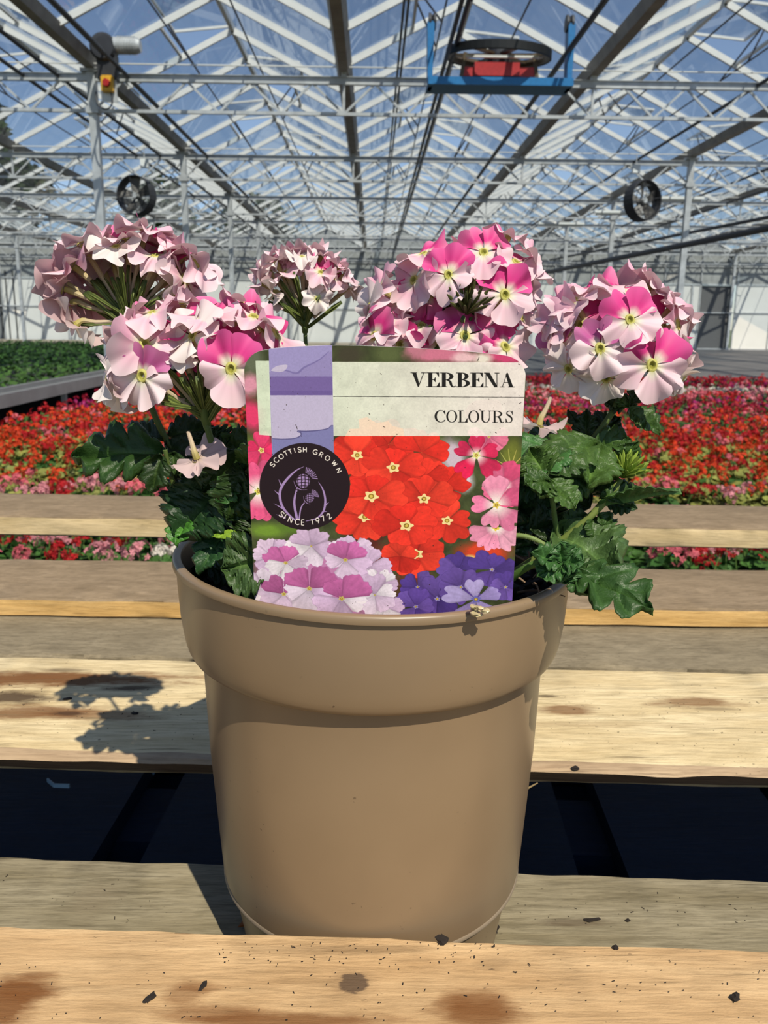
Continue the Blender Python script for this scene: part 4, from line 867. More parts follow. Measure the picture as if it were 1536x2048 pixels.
SF = {'S': [[(.85, .85), (.6, 1), (.3, .97), (.15, .78), (.3, .58), (.65, .45), (.85, .25), (.7, .04), (.4, 0), (.12, .16)]], 'C': [[(.95, .82), (.7, 1), (.35, .97), (.08, .7), (.08, .3), (.35, .03), (.7, 0), (.95, .18)]], 'O': [[(.5, 1), (.85, .88), (1, .5), (.85, .12), (.5, 0), (.15, .12), (0, .5), (.15, .88), (.5, 1)]], 'T': [[(0, 1), (.8, 1)], [(.4, 1), (.4, 0)]], 'I': [[(.4, 1), (.4, 0)]], 'H': [[(.05, 0), (.05, 1)], [(.75, 0), (.75, 1)], [(.05, .52), (.75, .52)]],
      'G': [[(.92, .84), (.7, 1), (.35, .97), (.06, .7), (.06, .3), (.35, .03), (.7, .02), (.95, .25), (.97, .46)], [(.97, .46), (.58, .46)]], 'R': [[(.1, 0), (.1, 1)], [(.1, 1), (.5, .99), (.72, .8), (.6, .57), (.1, .5)], [(.38, .5), (.78, 0)]], 'W': [[(-.05, 1), (.25, 0)], [(.25, 0), (.5, .9)], [(.5, .9), (.75, 0)], [(.75, 0), (1.05, 1)]], 'N': [[(.05, 0), (.05, 1)], [(.05, 1), (.8, 0)], [(.8, 0), (.8, 1)]], 'E': [[(.1, 0), (.1, 1)], [(.1, 1), (.65, 1)], [(.1, .53), (.6, .53)], [(.1, 0), (.65, 0)]],
      '1': [[(.15, .85), (.45, 1)], [(.45, 1), (.45, 0)]], '9': [[(.75, .7), (.62, .95), (.35, 1), (.1, .82), (.12, .55), (.4, .42), (.68, .52), (.75, .7)], [(.75, .7), (.35, 0)]], '7': [[(.05, 1), (.75, 1)], [(.75, 1), (.25, 0)]], '2': [[(.08, .75), (.25, .98), (.55, .98), (.72, .75), (.6, .5), (.08, 0)], [(.08, 0), (.75, 0)]]}
def arcs(txt, pos, base, out):
    for ch, (x, y) in zip(txt, pos):
        th = math.atan2((y-714)/604, (x-765)/630); ux, uy = (math.cos(th), math.sin(th)) if out else (-math.cos(th), -math.sin(th)); vx, vy = -uy, ux
        for s in SF[ch]:
            h = 66 if out else 74; pts = [(x+vx*(p-.42)*h*.92+ux*(q-.5)*h, y+vy*(p-.42)*h*.92+uy*(q-.5)*h) for p, q in s]; S7(pts, [12.5], (236, 230, 224))
arcs('SCOTTISHGROWN', [(313, 414), (364, 352), (432, 300), (505, 255), (566, 230), (626, 212), (690, 204), (768, 204), (908, 234), (994, 272), (1080, 318), (1178, 390), (1240, 490)], 0, True)
arcs('SINCE1972', [(440, 1102), (492, 1135), (565, 1180), (660, 1208), (742, 1218), (872, 1212), (948, 1192), (1022, 1163), (1105, 1130)], 0, False)
# -- title lettering: high contrast serif capitals
def rc(x0, y0, x1, y1): return [(x0, y0), (x1, y0), (x1, y1), (x0, y1)]
def el(x, y, rx, ry, a0=0, a1=360, n=40): return [(x+rx*math.cos(math.radians(a)), y+ry*math.sin(math.radians(a))) for a in np.linspace(a0, a1, n)]
def glyphs(k, h):                                         # k: thick stem, h: hairline
    s = .22; G = {}
    tri = lambda x, y, dx, dy: [(x, y), (x+dx, y), (x, y+dy)]
    G['V'] = [[(.10, 1), (.10+k*1.05, 1), (.58, .13), (.50, 0), (.47, 0)], [(.84, 1), (.84+h, 1), (.53, 0), (.48, 0)], rc(0, 1-h, .42, 1), rc(.68, 1-h, 1., 1)]
    G['E'] = [rc(.12, 0, .12+k, 1), rc(0, 1-h, .80, 1), rc(0, 0, .84, h), rc(.12, .5-h/2, .58, .5+h/2), [(.80, 1), (.80, .70), (.77, .70), (.60, 1)], [(.84, 0), (.84, .32), (.81, .32), (.62, 0)], [(.58, .66), (.58, .34), (.55, .34), (.46, .5), (.55, .66)]]
    G['L'] = [rc(.12, 0, .12+k, 1), rc(0, 1-h, .46, 1), rc(0, 0, .80, h), [(.80, 0), (.80, .36), (.77, .36), (.56, 0)]]
    bowl = lambda y0, y1, x1: (el((.12+k), (y0+y1)/2, x1-.12-k, (y1-y0)/2, -90, 90), el((.12+k), (y0+y1)/2, max(x1-.12-2*k, .03), (y1-y0)/2-h, -90, 90))
    def bw(y0, y1, x1, m=.45):
        o, i = bowl(y0, y1, x1); o = [(.12+k-.02, y0)]+[((px if px < .12+k else px), py) for px, py in o]+[(.12+k-.02, y1)]; sx = m
        o = [(p[0]*1.0, p[1]) for p in o]; i = [(.12+k-.02, y0+h)]+i+[(.12+k-.02, y1-h)]; return [o, i]
    G['R'] = [rc(.12, 0, .12+k, 1), rc(0, 1-h, .3, 1), rc(0, 0, .46, h), bw(.47, 1, .86), [(.42, .5), (.60, .50), (.74, .36), (.80, .10), (.88, .05), (1.0, .10), (1.0, .04), (.90, -.02), (.74, 0), (.64, .12), (.56, .38), (.42, .47)]]
    G['B'] = [rc(.12, 0, .12+k, 1), rc(0, 1-h, .3, 1), rc(0, 0, .3, h), bw(.50, 1, .80), bw(0, .53, .88)]
    G['N'] = [rc(.12, 0, .12+h, 1), rc(0, 0, .30, h), rc(0, 1-h, .25, 1), [(.04, 1), (.10+k*1.15, 1), (.93, .0), (.93-k*.9, 0), (.12, .92)], rc(.90-h, 0, .90, 1), rc(.72, 1-h, 1.04, 1)]
    G['A'] = [[(.14, 0), (.14+h, 0), (.52, 1), (.46, .92)], [(.47, 1), (.54, 1), (.92, 0), (.92-k*1.1, 0), (.40, .84)], rc(0, 0, .32, h), rc(.56, 0, 1.04, h), rc(.24, .30, .68, .30+h)]
    G['O'] = [[el(.46, .5, .46, .515), el(.46, .5, .46-k*.95, .515-h*.8)]]
    c_o = el(.48, .5, .48, .515, 42, 322); c_i = el(.48+.03, .5, .48-k*.95, .515-h*.8, 322, 42); G['C'] = [c_o+c_i, [(.80, 1.0), (.84, 1.0), (.86, .64), (.83, .64), (.70, .88)], [(.83, .22), (.87, .24), (.80, .08), (.72, .06)]]
    G['U'] = [rc(.12, .34, .12+k, 1), rc(0, 1-h, .42, 1), rc(.84-h, .34, .84, 1), rc(.68, 1-h, 1.0, 1), el(.48, .36, .36, .375, 180, 360)+el(.48+.03, .36, .36-k*.75, .375-h*1.2, 360, 180)]
    sp = curve([(.66, .78), (.55, .94), (.38, .98), (.20, .88), (.20, .72), (.36, .60), (.54, .46), (.62, .30), (.56, .10), (.36, .02), (.20, .08), (.10, .26)], 8); n = len(sp); T = np.gradient(sp, axis=0); T /= np.linalg.norm(T, axis=1)[:, None]; N_ = np.stack([-T[:, 1], T[:, 0]], 1); wv = (h*.9+(k*.95-h)*np.exp(-((np.linspace(0, 1, n)-.5)/.2)**2))[:, None]/2
    G['S'] = [list(map(tuple, np.concatenate([sp+N_*wv, (sp-N_*wv)[::-1]]))), [(.64, 1), (.67, 1), (.69, .66), (.66, .66), (.58, .86)], [(.09, 0), (.12, 0), (.22, .12), (.12, .36), (.08, .36)]]
    return G
def word(txt, x0, y0, x1, y1, yb1, k, h, widths, gap):
    G = glyphs(k, h); tot = sum(widths)+gap*(len(txt)-1); u = (x1-x0)/tot; x = x0
    for ch, wd in zip(txt, widths):
        w0 = wd*u/max(p[0] for s in G[ch] for p in (s[0] if isinstance(s[0], list) else s)) if ch not in 'xx' else wd*u
        for s in G[ch]:
            cons = s if isinstance(s[0], list) else [s]
            fill([cx(np.array([cp(x+p*w0, y1-(y1-y0)*q+(x+p*w0-x0)/(x1-x0)*(yb1)) for p, q in c])) for c in cons], (28, 26, 26), SS=3)
        x += (wd+gap)*u
word('VERBENA', 873, 191, 1408, 265, 2, .25, .045, [1.02, .86, 1.02, .9, .86, 1.02, 1.0], .03)
word('COLOURS', 996, 385, 1396, 446, 3, .16, .05, [.95, .95, .82, .95, 1.0, 1.0, .70], .07)
poly([(478, 313), (1455, 317), (1455, 319.5), (478, 315.5)], (40, 38, 36))
for i in range(240):                                      # specks of splashed soil on the card
    x, y = gp.uniform(60, 1440), gp.uniform(80, 1400); r_ = gp.choice([1.2, 1.6, 2.2, 3.2], p=[.5, .3, .15, .05]); poly([(x+r_*math.cos(a)*gp.uniform(.7, 1.3), y+r_*math.sin(a)) for a in np.linspace(0, 6, 7)], (50, 38, 34), .8)
for x, y, a, b in ((1434, 348, 6, -3), (1220, 122, 4, -10), (722, 199, 4, 3), (663, 405, 3, 4), (1428, 150, 5, 2), (1310, 500, 4, 2), (738, 470, 5, 2), (290, 470, 4, 12)): stroke([(x-a, y-b), (x+a, y+b)], [4, 5, 2], (44, 34, 32))
img = np.clip(img*(1+.05*(nz(IH, IW, 5)-.5)[..., None]), 0, 1)
im = bpy.data.images.new('label_print', IW, IH, alpha=False, float_buffer=False); px = np.ones((IH, IW, 4), np.float32); px[..., :3] = img[::-1]; im.pixels.foreach_set(px.ravel()); im.update(); im.pack()
m, N, L, out = mat('label_print'); tx = N('TexImage', interpolation='Cubic'); tx.image = im; p = N('BsdfPrincipled', i_Roughness=.45); p.inputs['Specular IOR Level'].default_value = .3
gm = N('Gamma', i_Gamma=1.0); L(tx.outputs[0], gm.inputs[0]); mm = mixc(N, L, 1., gm.outputs[0], (.95, .93, .88), 'MULTIPLY'); L(mm, p.inputs['Base Color']); L(p.outputs[0], out.inputs[0]); M_print = m
M_card = simple('white_card_edge', (.75, .74, .72), .5, 0, .02)
# outline: tapered top corners rounded, long edges straight, runs down into the pot
def edge(x, y): return tuple(onc(x, y))
TL, TR = onc(491, 694), onc(1051, 709); rad = .0105
xs = np.linspace(0, 1, 40); topc = [(480+28/2.56, 694)]
A_ = []
for a in np.linspace(180, 90, 12): A_.append((UL+rad+rad*math.cos(math.radians(a)), onc(497, 704)[1]-rad*.85+rad*.95*math.sin(math.radians(a))))
for x, y in ((540, 697), (600, 692.5), (660, 690.5), (720, 691), (800, 694), (880, 699), (950, 704), (1000, 709)): A_.append(edge(x, y))
for a in np.linspace(80, 0, 12): A_.append((UR-rad+rad*math.cos(math.radians(a)), onc(1040, 716)[1]-rad*.85+rad*.95*math.sin(math.radians(a))))
A_.append((UR, VB)); A_.append((UL, VB)); A_ = np.array(A_)
bow = lambda u, v: .0012*((2*(u-UL)/(UR-UL)-1)**2)
w3 = lambda P, o_: np.array([P0+e1*a+e2*b-en*0+en*o_ for a, b in P])
if en[1] > 0: en = -en
n = len(A_); V = np.concatenate([w3(A_, .0003), w3(A_, -.0003)]); Fc = [tuple(range(n))[::-1], tuple(range(n, 2*n))]+[(i, (i+1) % n, n+(i+1) % n, n+i) for i in range(n)]
uvc = np.stack([(A_[:, 0]-UL)*RES/IW, 1-(VT-A_[:, 1])*RES/IH], 1)
lab = obj('plant_label', V, Fc, [M_print, M_card], None, P0+e2*VB, mi=[0]+[1]*(n+1), uv=np.concatenate([uvc, uvc]))
props(lab, 'printed plant label reading VERBENA COLOURS stuck in the front of the pot', 'label')
# ================================================================== verbena
M_petal = attrmat('verbena_petals', .55, .30, .25, back=(.75, (.52, .36, .37)))
M_calyx = attrmat('verbena_calyx', .55, .15, .35)
def leaf_mat():
    m, N, L, out = mat('verbena_leaf'); a = N('Attribute', attribute_name='Col'); tc = N('TexCoord')
    no = N('TexNoise', i_Scale=900., i_Detail=3); L(tc.outputs['Object'], no.inputs['Vector'])
    c = mixc(N, L, ramp(N, L, no.outputs[0], [(.35, .25), (.7, 0.)]), a.outputs['Color'], (.01, .03, .008))
    p = N('BsdfPrincipled', i_Roughness=.42); p.inputs['Specular IOR Level'].default_value = .32; L(c, p.inputs['Base Color'])
    b = N('Bump', i_Strength=.5, i_Distance=.0006); L(no.outputs[0], b.inputs['Height']); L(b.outputs[0], p.inputs['Normal'])
    tr = N('BsdfTranslucent'); L(mixc(N, L, 1., c, (1.3, 1.5, .5), 'MULTIPLY'), tr.inputs[0]); x = N('MixShader', i_0=.16); L(p.outputs[0], x.inputs[1]); L(tr.outputs[0], x.inputs[2]); L(x.outputs[0], out.inputs[0]); return m
M_leaf = leaf_mat()
g = np.random.default_rng(17)
ver = empty('verbena', (PX, PY, 1.108), 'bushy potted verbena with five heads of pink and white flowers', 'plant')
def vdir(n): return nrm(np.array([n[0], -n[2], n[1]], float))     # (right, up, towards the camera)
DPINK, PINK, PALE, WHT, SHADE_PINK = (.72, .05, .27), (.80, .22, .43), (.85, .52, .63), (.86, .78, .76), (.50, .11, .32)
PAL = {'P': ((DPINK, PINK), (PALE, (.86, .66, .70))), 'M': ((SHADE_PINK, (.58, .20, .40)), ((.86, .70, .73), (.85, .68, .72))), 'W': ((WHT, (.85, .72, .74)), (WHT, WHT)), 'L': (((.82, .42, .56), PALE), (PALE, (.87, .70, .74))), 'D': ((DPINK, (.62, .05, .22)), (PINK, DPINK)), 'Q': ((DPINK, (.76, .12, .36)), ((.86, .60, .68), (.86, .66, .71)))}  # palette M: pink petals with their shade put into the colour
def k_front(n): return -n[1] > .85
def flower3d(head, c, n, R, pal, hub, roll=0., ruff=1., fold=0.):
    """corolla with five lobes, throat ring and the long curved tube that runs back to its calyx"""
    n = nrm(n); h = np.array([0, .35, 1.]); y = nrm(h-n*(h@n)); x = np.cross(y, n); cr, sr = math.cos(roll), math.sin(roll); x, y = x*cr+y*sr, y*cr-x*sr
    mb = MB(); ns, ntt = 11, 17; upc, loc_ = PAL[pal]; sk = g.uniform(-.30, .30)*(.4 if k_front(n) else 1.); sp_ = g.uniform(0, 6.28); s3 = g.uniform(-.16, .16)
    for q, a0 in enumerate((54, 126, 198, 270, 342)):
        a0 = math.radians(a0+g.uniform(-6, 6)); Lr = R*g.uniform(.86, 1.12)*(1.06 if q < 2 else 1.); wid = math.radians(g.uniform(40, 47)); ph, ph2 = g.uniform(0, 6.28, 2); nf = g.uniform(2.0, 3.8); am = R*.16*ruff*g.uniform(.7, 1.4); droop = g.uniform(-.10, .30)*R*(.4+fold); cup = g.uniform(-.12, .18)*R; lift = (.0004 if q in (0, 3) else 0)+.0002*q; notch = g.uniform(.05, .17); base, tip = upc if q < 2 else loc_
        base = np.array(base)*g.uniform(.92, 1.05); tip = np.array(tip)*g.uniform(.95, 1.04); V = []; C = []
        for i in range(ns):
            s = .10+.90*i/(ns-1)
            for j in range(ntt):
                t = -1+2*j/(ntt-1); L_ = Lr*(1-.30*abs(t)**2.6-notch*math.exp(-(t/.20)**2)*s+.03*math.sin(7*t+ph2)); r_ = s*L_; an = a0+t*wid*(.50+.50*s**.6)
                z = lift+am*s**2.2*(math.sin(nf*t*1.6+ph)+.22*math.sin(8*t+ph2))-droop*s*s+cup*s*t*t-.03*R*(1-s)+R*s*s*(sk*math.cos(2*an+sp_)+s3*math.cos(3*an+sp_*2))
                V.append(c+x*(r_*math.cos(an))+y*(r_*math.sin(an))+n*z)
                e = min(1, max(0, (s-.20)/.28)); w_ = e*e*(3-2*e); k = min(1, max(0, (s-.55)/.45)); col = base*(1-k)+tip*k; ey = max(0, 1-(s-.10)/.13)
                eyc = np.array((.80, .76, .62)); col = eyc*(1-w_)+col*w_; col = col*(1-ey)+np.array((.55, .52, .10))*ey
                col = col*(1-.07*max(0, math.cos(t*11)))  # faint veins
                C.append(col)
        mb.add(V, [f_[::-1] for f_ in gridF(ns, ntt)], 0, np.clip(C, 0, .95))
    # throat: yellow green ring round a dark mouth
    V = []; C = []; prof = ((.16, -.01), (.135, .035), (.10, .045), (.07, .01), (.035, -.05)); m = 12
    for r_, z in prof:
        for k in range(m): t = 2*math.pi*k/m; V.append(c+R*(r_*(x*math.cos(t)*1.0+y*math.sin(t)*1.25)+n*(z+.006*math.sin(5*t)))); C.append((.58, .56, .16) if r_ > .08 else (.34, .33, .06))
    mb.add(V, [(i*m+k, i*m+(k+1) % m, (i+1)*m+(k+1) % m, (i+1)*m+k) for i in range(len(prof)-1) for k in range(m)]+[tuple(range((len(prof)-1)*m, len(prof)*m))], 0, np.array(C))
    d = nrm(c-hub); tipc = hub+d*min(.020, np.linalg.norm(c-hub)*.6)
    P = bez(c-n*.0004, c-n*.007, tipc+d*.006, tipc, hub+d*.008, n=10); vs, fs = tubeg(P, np.linspace(.0017, .00095, 10), 8, False); tt = np.repeat(np.linspace(0, 1, 10), 8)[:, None]
    mb.add(vs, fs, 0, np.array((.50, .44, .12))*(1-tt)**2+np.array((.62, .50, .36))*(1-(1-tt)**2))
    return mb.build('flower', M_petal, head, loc=c, smooth=True)
def calyx_mesh(i):
    V = []; C = []; m = 10; k = 7
    for a in range(k):
        s = a/(k-1); r_ = (.0005, .00072, .00078, .00078, .00080, .00086, .00100)[a]
        for b in range(m):
            rib = 1+.22*(1 if b % 2 else -1); t = 2*math.pi*b/m; zz = .0190*s+(.0024*(1 if b % 2 == 0 else -1) if a == k-1 else 0); V.append((r_*rib*math.cos(t), r_*rib*math.sin(t), zz)); C.append(np.array((.20, .25, .06) if b % 2 else (.045, .07, .016))*(.85+.3*s))
    Fc = [(a*m+b, a*m+(b+1) % m, (a+1)*m+(b+1) % m, (a+1)*m+b) for a in range(k-1) for b in range(m)]; Fc.append(tuple(range((k-1)*m, k*m)))
    return mesh('calyx', V, Fc, M_calyx, True, col=np.array(C))
CAL = calyx_mesh(0)
def put_calyx(head, p, d, s=1.): a, b, dd = frame(d); inst('calyx', CAL, head, p, np.stack([a, b, dd], 1)*s)
GRN = np.array((.10, .15, .035))
def stem(pts, r0_, r1_, hair=260, col=GRN, name='stem'):
    P = np.concatenate([bez(*pts, n=22)]); R_ = np.linspace(r0_, r1_, 22); mb = MB(); V, Fc = tubeg(P, R_, 9); mb.add(V, Fc, 0, col*(.9+.2*np.sin(np.arange(len(V)))[:, None]*.3)); st_ = mb.build(name, M_calyx, ver, smooth=True)
    if hair:
        hb = MB()
        for i in range(hair):
            k = g.integers(0, 21); f_ = g.random(); p = P[k]*(1-f_)+P[k+1]*f_; d = nrm(g.normal(size=3)); q = p+d*R_[k]*.9; e = q+d*g.uniform(.0006, .0014); s_ = nrm(np.cross(d, g.normal(size=3)))*.00006; hb.add([q-s_, q+s_, e], [(0, 1, 2)], 0, (.42, .46, .32))
        props(hb.build('hairs', M_calyx, st_), kind='stuff')
    return st_
def head(label, hubpx, Yc, axis, fl, kz=.022, Rd=.0150, extra=14, ncal=14, hy=0., ruff=1.):
    hub = at(hubpx[0], hubpx[1], Yc+hy); hd = empty('flower_head', hub, label, parent=ver); ax = vdir(axis)
    cb = MB(); V, Fc = latheg([(0, -.006), (.0018, -.004), (.0024, .002), (.0020, .012), (0, .016)], 10, hub, ax); cb.add(V, Fc, 0, GRN); cb.build('receptacle', M_calyx, hd, smooth=True)
    for f in fl:
        x, y, n, pal = f[:4]; k = f[4] if len(f) > 4 else 1.; dz = f[5] if len(f) > 5 else 0.; nn = vdir(n); c = at(x, y, Yc-n[2]/np.linalg.norm(n)*kz+dz)
        flower3d(hd, c, nn, Rd*k, pal, hub+ax*g.uniform(0, .010), g.uniform(-.35, .35) if len(f) < 7 else f[6], ruff); b = hub+ax*g.uniform(-.002, .010); put_calyx(hd, b, nrm(c-b), g.uniform(1., 1.25))
    for i in range(ncal):
        th = 2*math.pi*i/ncal+g.uniform(-.2, .2); a, b, d = frame(ax); ele = g.uniform(.1, 1.15); dd = d*math.cos(ele)+(a*math.cos(th)+b*math.sin(th))*math.sin(ele); dd = nrm(np.array([dd[0], max(dd[1], -.25+dd[1]*.3) if axis[2] < .2 else dd[1], dd[2]])); put_calyx(hd, hub+ax*g.uniform(-.003, .008), dd, g.uniform(.95, 1.35))
    for i in range(extra):                                # the far side of the dome
        a, b, d = frame(ax); th = g.uniform(0, 6.28); ele = g.uniform(.5, 1.35); dd = d*math.cos(ele)+(a*math.cos(th)+b*math.sin(th))*math.sin(ele)
        if dd[1] < .25: continue
        c = hub+dd*.037; flower3d(hd, c, nrm(dd+.3*ax), Rd*.95, g.choice(['L', 'P', 'W']), hub, g.uniform(-.5, .5))
    return hub
h1 = head('top left flower head seen from below, pale pink', (258, 655), .435, (-.05, 1, .05), [
    (292, 462, (.25, .93, -.15), 'P', 1.15), (232, 494, (0, .80, .42), 'W', .9), (165, 488, (-.45, .85, -.15), 'L', 1.0), (148, 533, (-.75, .6, .0), 'L', 1.05), (128, 578, (-.9, .25, .1), 'L', 1.05), (112, 556, (-.85, .45, -.2), 'L', 1.),
    (312, 512, (.1, .86, .30), 'P', 1.0), (372, 505, (.55, .8, -.1), 'L', 1.1), (395, 528, (.75, .6, .1), 'L', 1.05), (370, 560, (.85, .3, .1), 'L', 1.1), (352, 585, (.85, -.05, .15), 'W', 1.1), (152, 650, (-.55, -.55, .3), 'W', 1.05), (255, 478, (-.1, .92, .10), 'P', 1.), (200, 560, (-.5, .3, -.75), 'D', 1.), (335, 500, (.35, .85, -.3), 'D', 1.), (345, 555, (.5, .5, -.7), 'D', 1.), (185, 590, (-.6, .1, -.6), 'D', 1.), (230, 530, (-.2, .7, -.7), 'L', 1.), (285, 540, (.1, .7, -.7), 'L', .9), (140, 605, (-.8, -.2, -.1), 'L', 1.)], kz=.016, Rd=.0165, extra=3, ncal=24)
h2 = head('front left flower head with a large pink and white flower facing forward', (412, 842), .400, (-.1, .9, .3), [
    (462, 738, (.05, .12, 1), 'Q', 1.12, -.004, 0.), (415, 632, (0, .84, .5), 'P', 1.12, 0, 0.), (290, 688, (.42, .35, .75), 'L', 1.1, 0, .3), (284, 752, (-.15, .0, .95), 'M', 1.12, 0, -.2), (305, 625, (-.15, .9, .33), 'P', 1.0), (508, 634, (.25, .84, .42), 'P', 1.05), (385, 672, (-.45, .45, .75), 'W', 1.05), (368, 706, (-.2, .75, .5), 'W', .8), (552, 668, (.85, .40, .2), 'L', 1.1), (215, 752, (-.85, .2, .45), 'W', .85), (487, 606, (.2, .85, -.1), 'P', .8), (345, 662, (-.1, .6, .3), 'D', 1.05, .008), (400, 690, (0, .6, .5), 'D', 1., .012), (365, 610, (0, .9, -.2), 'L', .9), (525, 660, (.6, .5, .4), 'D', 1., .008), (250, 650, (-.6, .6, .1), 'L', .95), (235, 785, (-.7, -.35, .5), 'W', .75), (440, 680, (0, .5, .6), 'D', 1., .01)], kz=.020, extra=2, ncal=22)
h3 = head('small distant flower head with greyish pink undersides', (610, 652), .520, (0, 1, 0), [
    (603, 514, (0, .80, .4), 'W', .9), (642, 545, (.25, .62, .55), 'P', .95), (551, 524, (-.45, .75, .25), 'W', .9), (522, 566, (-.9, .3, .1), 'L'), (530, 532, (-.65, .7, 0), 'L'), (642, 512, (.25, .9, -.1), 'L'), (680, 537, (.65, .7, 0), 'L'), (695, 548, (.85, .35, 0), 'L', .8), (617, 502, (0, .95, -.2), 'L'), (668, 553, (.7, .3, .3), 'P', .9), (545, 585, (-.75, -.2, .3), 'W', .95), (585, 520, (-.2, .85, -.2), 'L'), (570, 545, (-.4, .6, .4), 'L', .9), (634, 598, (.35, .1, .85), 'W', .75), (560, 505, (-.3, .9, -.1), 'P', .8)], kz=.016, Rd=.0125, extra=2, ncal=24, ruff=1.5)
h4 = head('large flower head above the label, bright pink', (915, 690), .455, (0, .9, .35), [
    (897, 550, (-.10, .30, .95), 'Q', 1.0, -.006, .1), (1010, 590, (.12, .22, .95), 'Q', 1.15, -.006, 0.), (967, 505, (0, .55, .8), 'P', 1.05, 0, 0.), (1032, 524, (.35, .72, .5), 'P', 1.), (930, 672, (0, .48, .85), 'P', 1.15, -.008, .05), (1011, 694, (.40, .35, .85), 'Q', 1.1, -.008, .6), (953, 624, (.15, .78, .5), 'P', 1.1), (843, 651, (-.1, .72, .6), 'P', 1.05), (772, 648, (-.35, .72, .55), 'L', 1.1), (828, 560, (-.65, .42, .6), 'L', 1.1, 0, .7), (846, 508, (-.25, .86, .35), 'P', 1.0), (1018, 472, (.35, .85, .0), 'P', .95), (1070, 525, (.75, .55, .15), 'L', 1.), (1060, 566, (.9, .2, .15), 'L', 1.), (758, 578, (-.85, .35, .35), 'L', 1.), (738, 616, (-.9, .1, .2), 'W', 1.), (748, 672, (-.6, .2, .65), 'P', 1.), (878, 520, (0, .75, .1), 'D', 1.0, .006), (858, 592, (-.3, .35, .7), 'D', 1.0, .006), (1042, 634, (.8, .3, .4), 'L', 1.), (800, 600, (-.6, .4, .5), 'L', 1., .005), (990, 640, (.3, .6, .6), 'D', 1., .010), (870, 630, (-.2, .6, .6), 'D', 1., .012), (960, 545, (.1, .7, .4), 'D', 1., .012), (800, 690, (-.3, .2, .8), 'D', 1., .004), (880, 690, (0, .3, .9), 'D', 1., .006), (905, 495, (-.1, .9, -.1), 'D', .9, .004)], kz=.020, extra=2, ncal=18)
h5 = head('right flower head with white lower petals', (1236, 745), .425, (.05, .85, .35), [
    (1260, 640, (.05, .32, .95), 'Q', 1.02, -.006, .15), (1304, 731, (.03, .10, 1), 'Q', 1.18, -.010, 0.), (1200, 698, (0, .15, 1), 'M', 1.12, -.006, .1), (1213, 757, (0, -.40, .85), 'W', 1.0, -.002), (1240, 582, (0, .82, .4), 'P', .9), (1356, 650, (.75, .2, .55), 'L', 1.05), (1300, 572, (.55, .75, -.1), 'L', 1.05), (1195, 575, (-.15, .88, .2), 'P', 1.), (1148, 602, (-.45, .72, .45), 'L', 1.0), (1112, 622, (-.85, .4, .25), 'L', 1.), (1108, 655, (-.8, .1, .4), 'L', .95), (1137, 738, (-.45, -.35, .7), 'W', .95), (1122, 692, (-.8, -.1, .45), 'M', .95), (1372, 690, (.9, -.05, .25), 'W', 1.05), (1368, 755, (.75, -.45, .35), 'W', .9), (1328, 652, (.45, .4, .5), 'D', 1., .008), (1322, 588, (.7, .68, .0), 'L', .95), (1160, 650, (-.5, .3, .7), 'D', 1., .008), (1235, 605, (0, .6, .4), 'D', .95, .010), (1180, 640, (-.3, .5, .6), 'M', .95, .010), (1270, 680, (.1, .2, .8), 'D', .95, .014), (1350, 610, (.75, .6, .2), 'L', .95)], kz=.020, extra=2, ncal=22)
# green unopened buds at the heart of heads four and five
def buds(hd_px, Y, axis, n, sp, s, col, name='bud'):
    c = at(*hd_px, Y); ax = vdir(axis); a, b, d = frame(ax)
    bunch = empty('bud_cluster', c, parent=ver)
    for i in range(n):
        th = i*2.4; ele = sp*math.sqrt((i+.5)/n); dd = d*math.cos(ele)+(a*math.cos(th)+b*math.sin(th))*math.sin(ele)
        P = [c, c+dd*s*.5, c+dd*s*.85, c+dd*s]; V, Fc = tubeg(P, [.0006, .0009, .0009, .0002], 6); obj(name, V, Fc, M_calyx, bunch, smooth=True, col=np.array(col)*g.uniform(.7, 1.3))
buds((932, 628), .436, (.05, .80, .55), 34, .85, .019, (.09, .10, .028))
buds((1240, 690), .418, (.5, .45, .5), 16, .45, .020, (.24, .30, .06))
buds((1244, 955), .402, (.05, .9, .35), 40, .95, .015, (.26, .36, .05))
buds((1225, 960), .405, (-.3, .9, .3), 14, .9, .011, (.16, .26, .05))
soil = lambda x, y: np.array([PX+x, PY+y, 1.106])
A = at
stem([soil(-.03, .01), A(390, 1010, .43), A(318, 905, .42), A(296, 815, .425), A(280, 730, .43), h1], .0021, .0013)
stem([soil(-.02, -.02), A(470, 1030, .41), A(438, 930, .40), A(416, 872, .40), h2], .0021, .0015, 420)
stem([soil(0, .04), A(620, 900, .50), A(612, 740, .52), h3], .0020, .0012)
stem([soil(.02, .0), A(880, 900, .45), A(910, 780, .455), h4], .0022, .0015)
stem([soil(.05, .0), A(1080, 1000, .42), A(1150, 915, .415), A(1215, 855, .415), A(1256, 805, .42), h5], .0022, .0014)
stem([soil(.05, -.03), A(1110, 1100, .40), A(1180, 1045, .395), A(1215, 1000, .395), A(1240, 960, .402)], .0021, .0018, 300, np.array((.20, .26, .06)))
stem([A(1020, 1072, .375), A(1062, 1066, .37), A(1090, 1090, .37), A(1110, 1104, .37)], .0013, .0010, 240, np.array((.20, .28, .08)))
stem([soil(.055, -.05), A(1045, 1112, .372), A(1085, 1120, .372), A(1125, 1126, .37)], .0022, .0013, 300, np.array((.10, .20, .04)))
stem([A(1120, 1095, .40), A(1112, 1060, .40), A(1104, 1000, .39), A(1100, 955, .385)], .0015, .0012, 200, np.array((.16, .24, .07)))
stem([soil(-.06, -.03), A(380, 1080, .41), A(345, 985, .405), A(330, 900, .40)], .0016, .0012, 140)
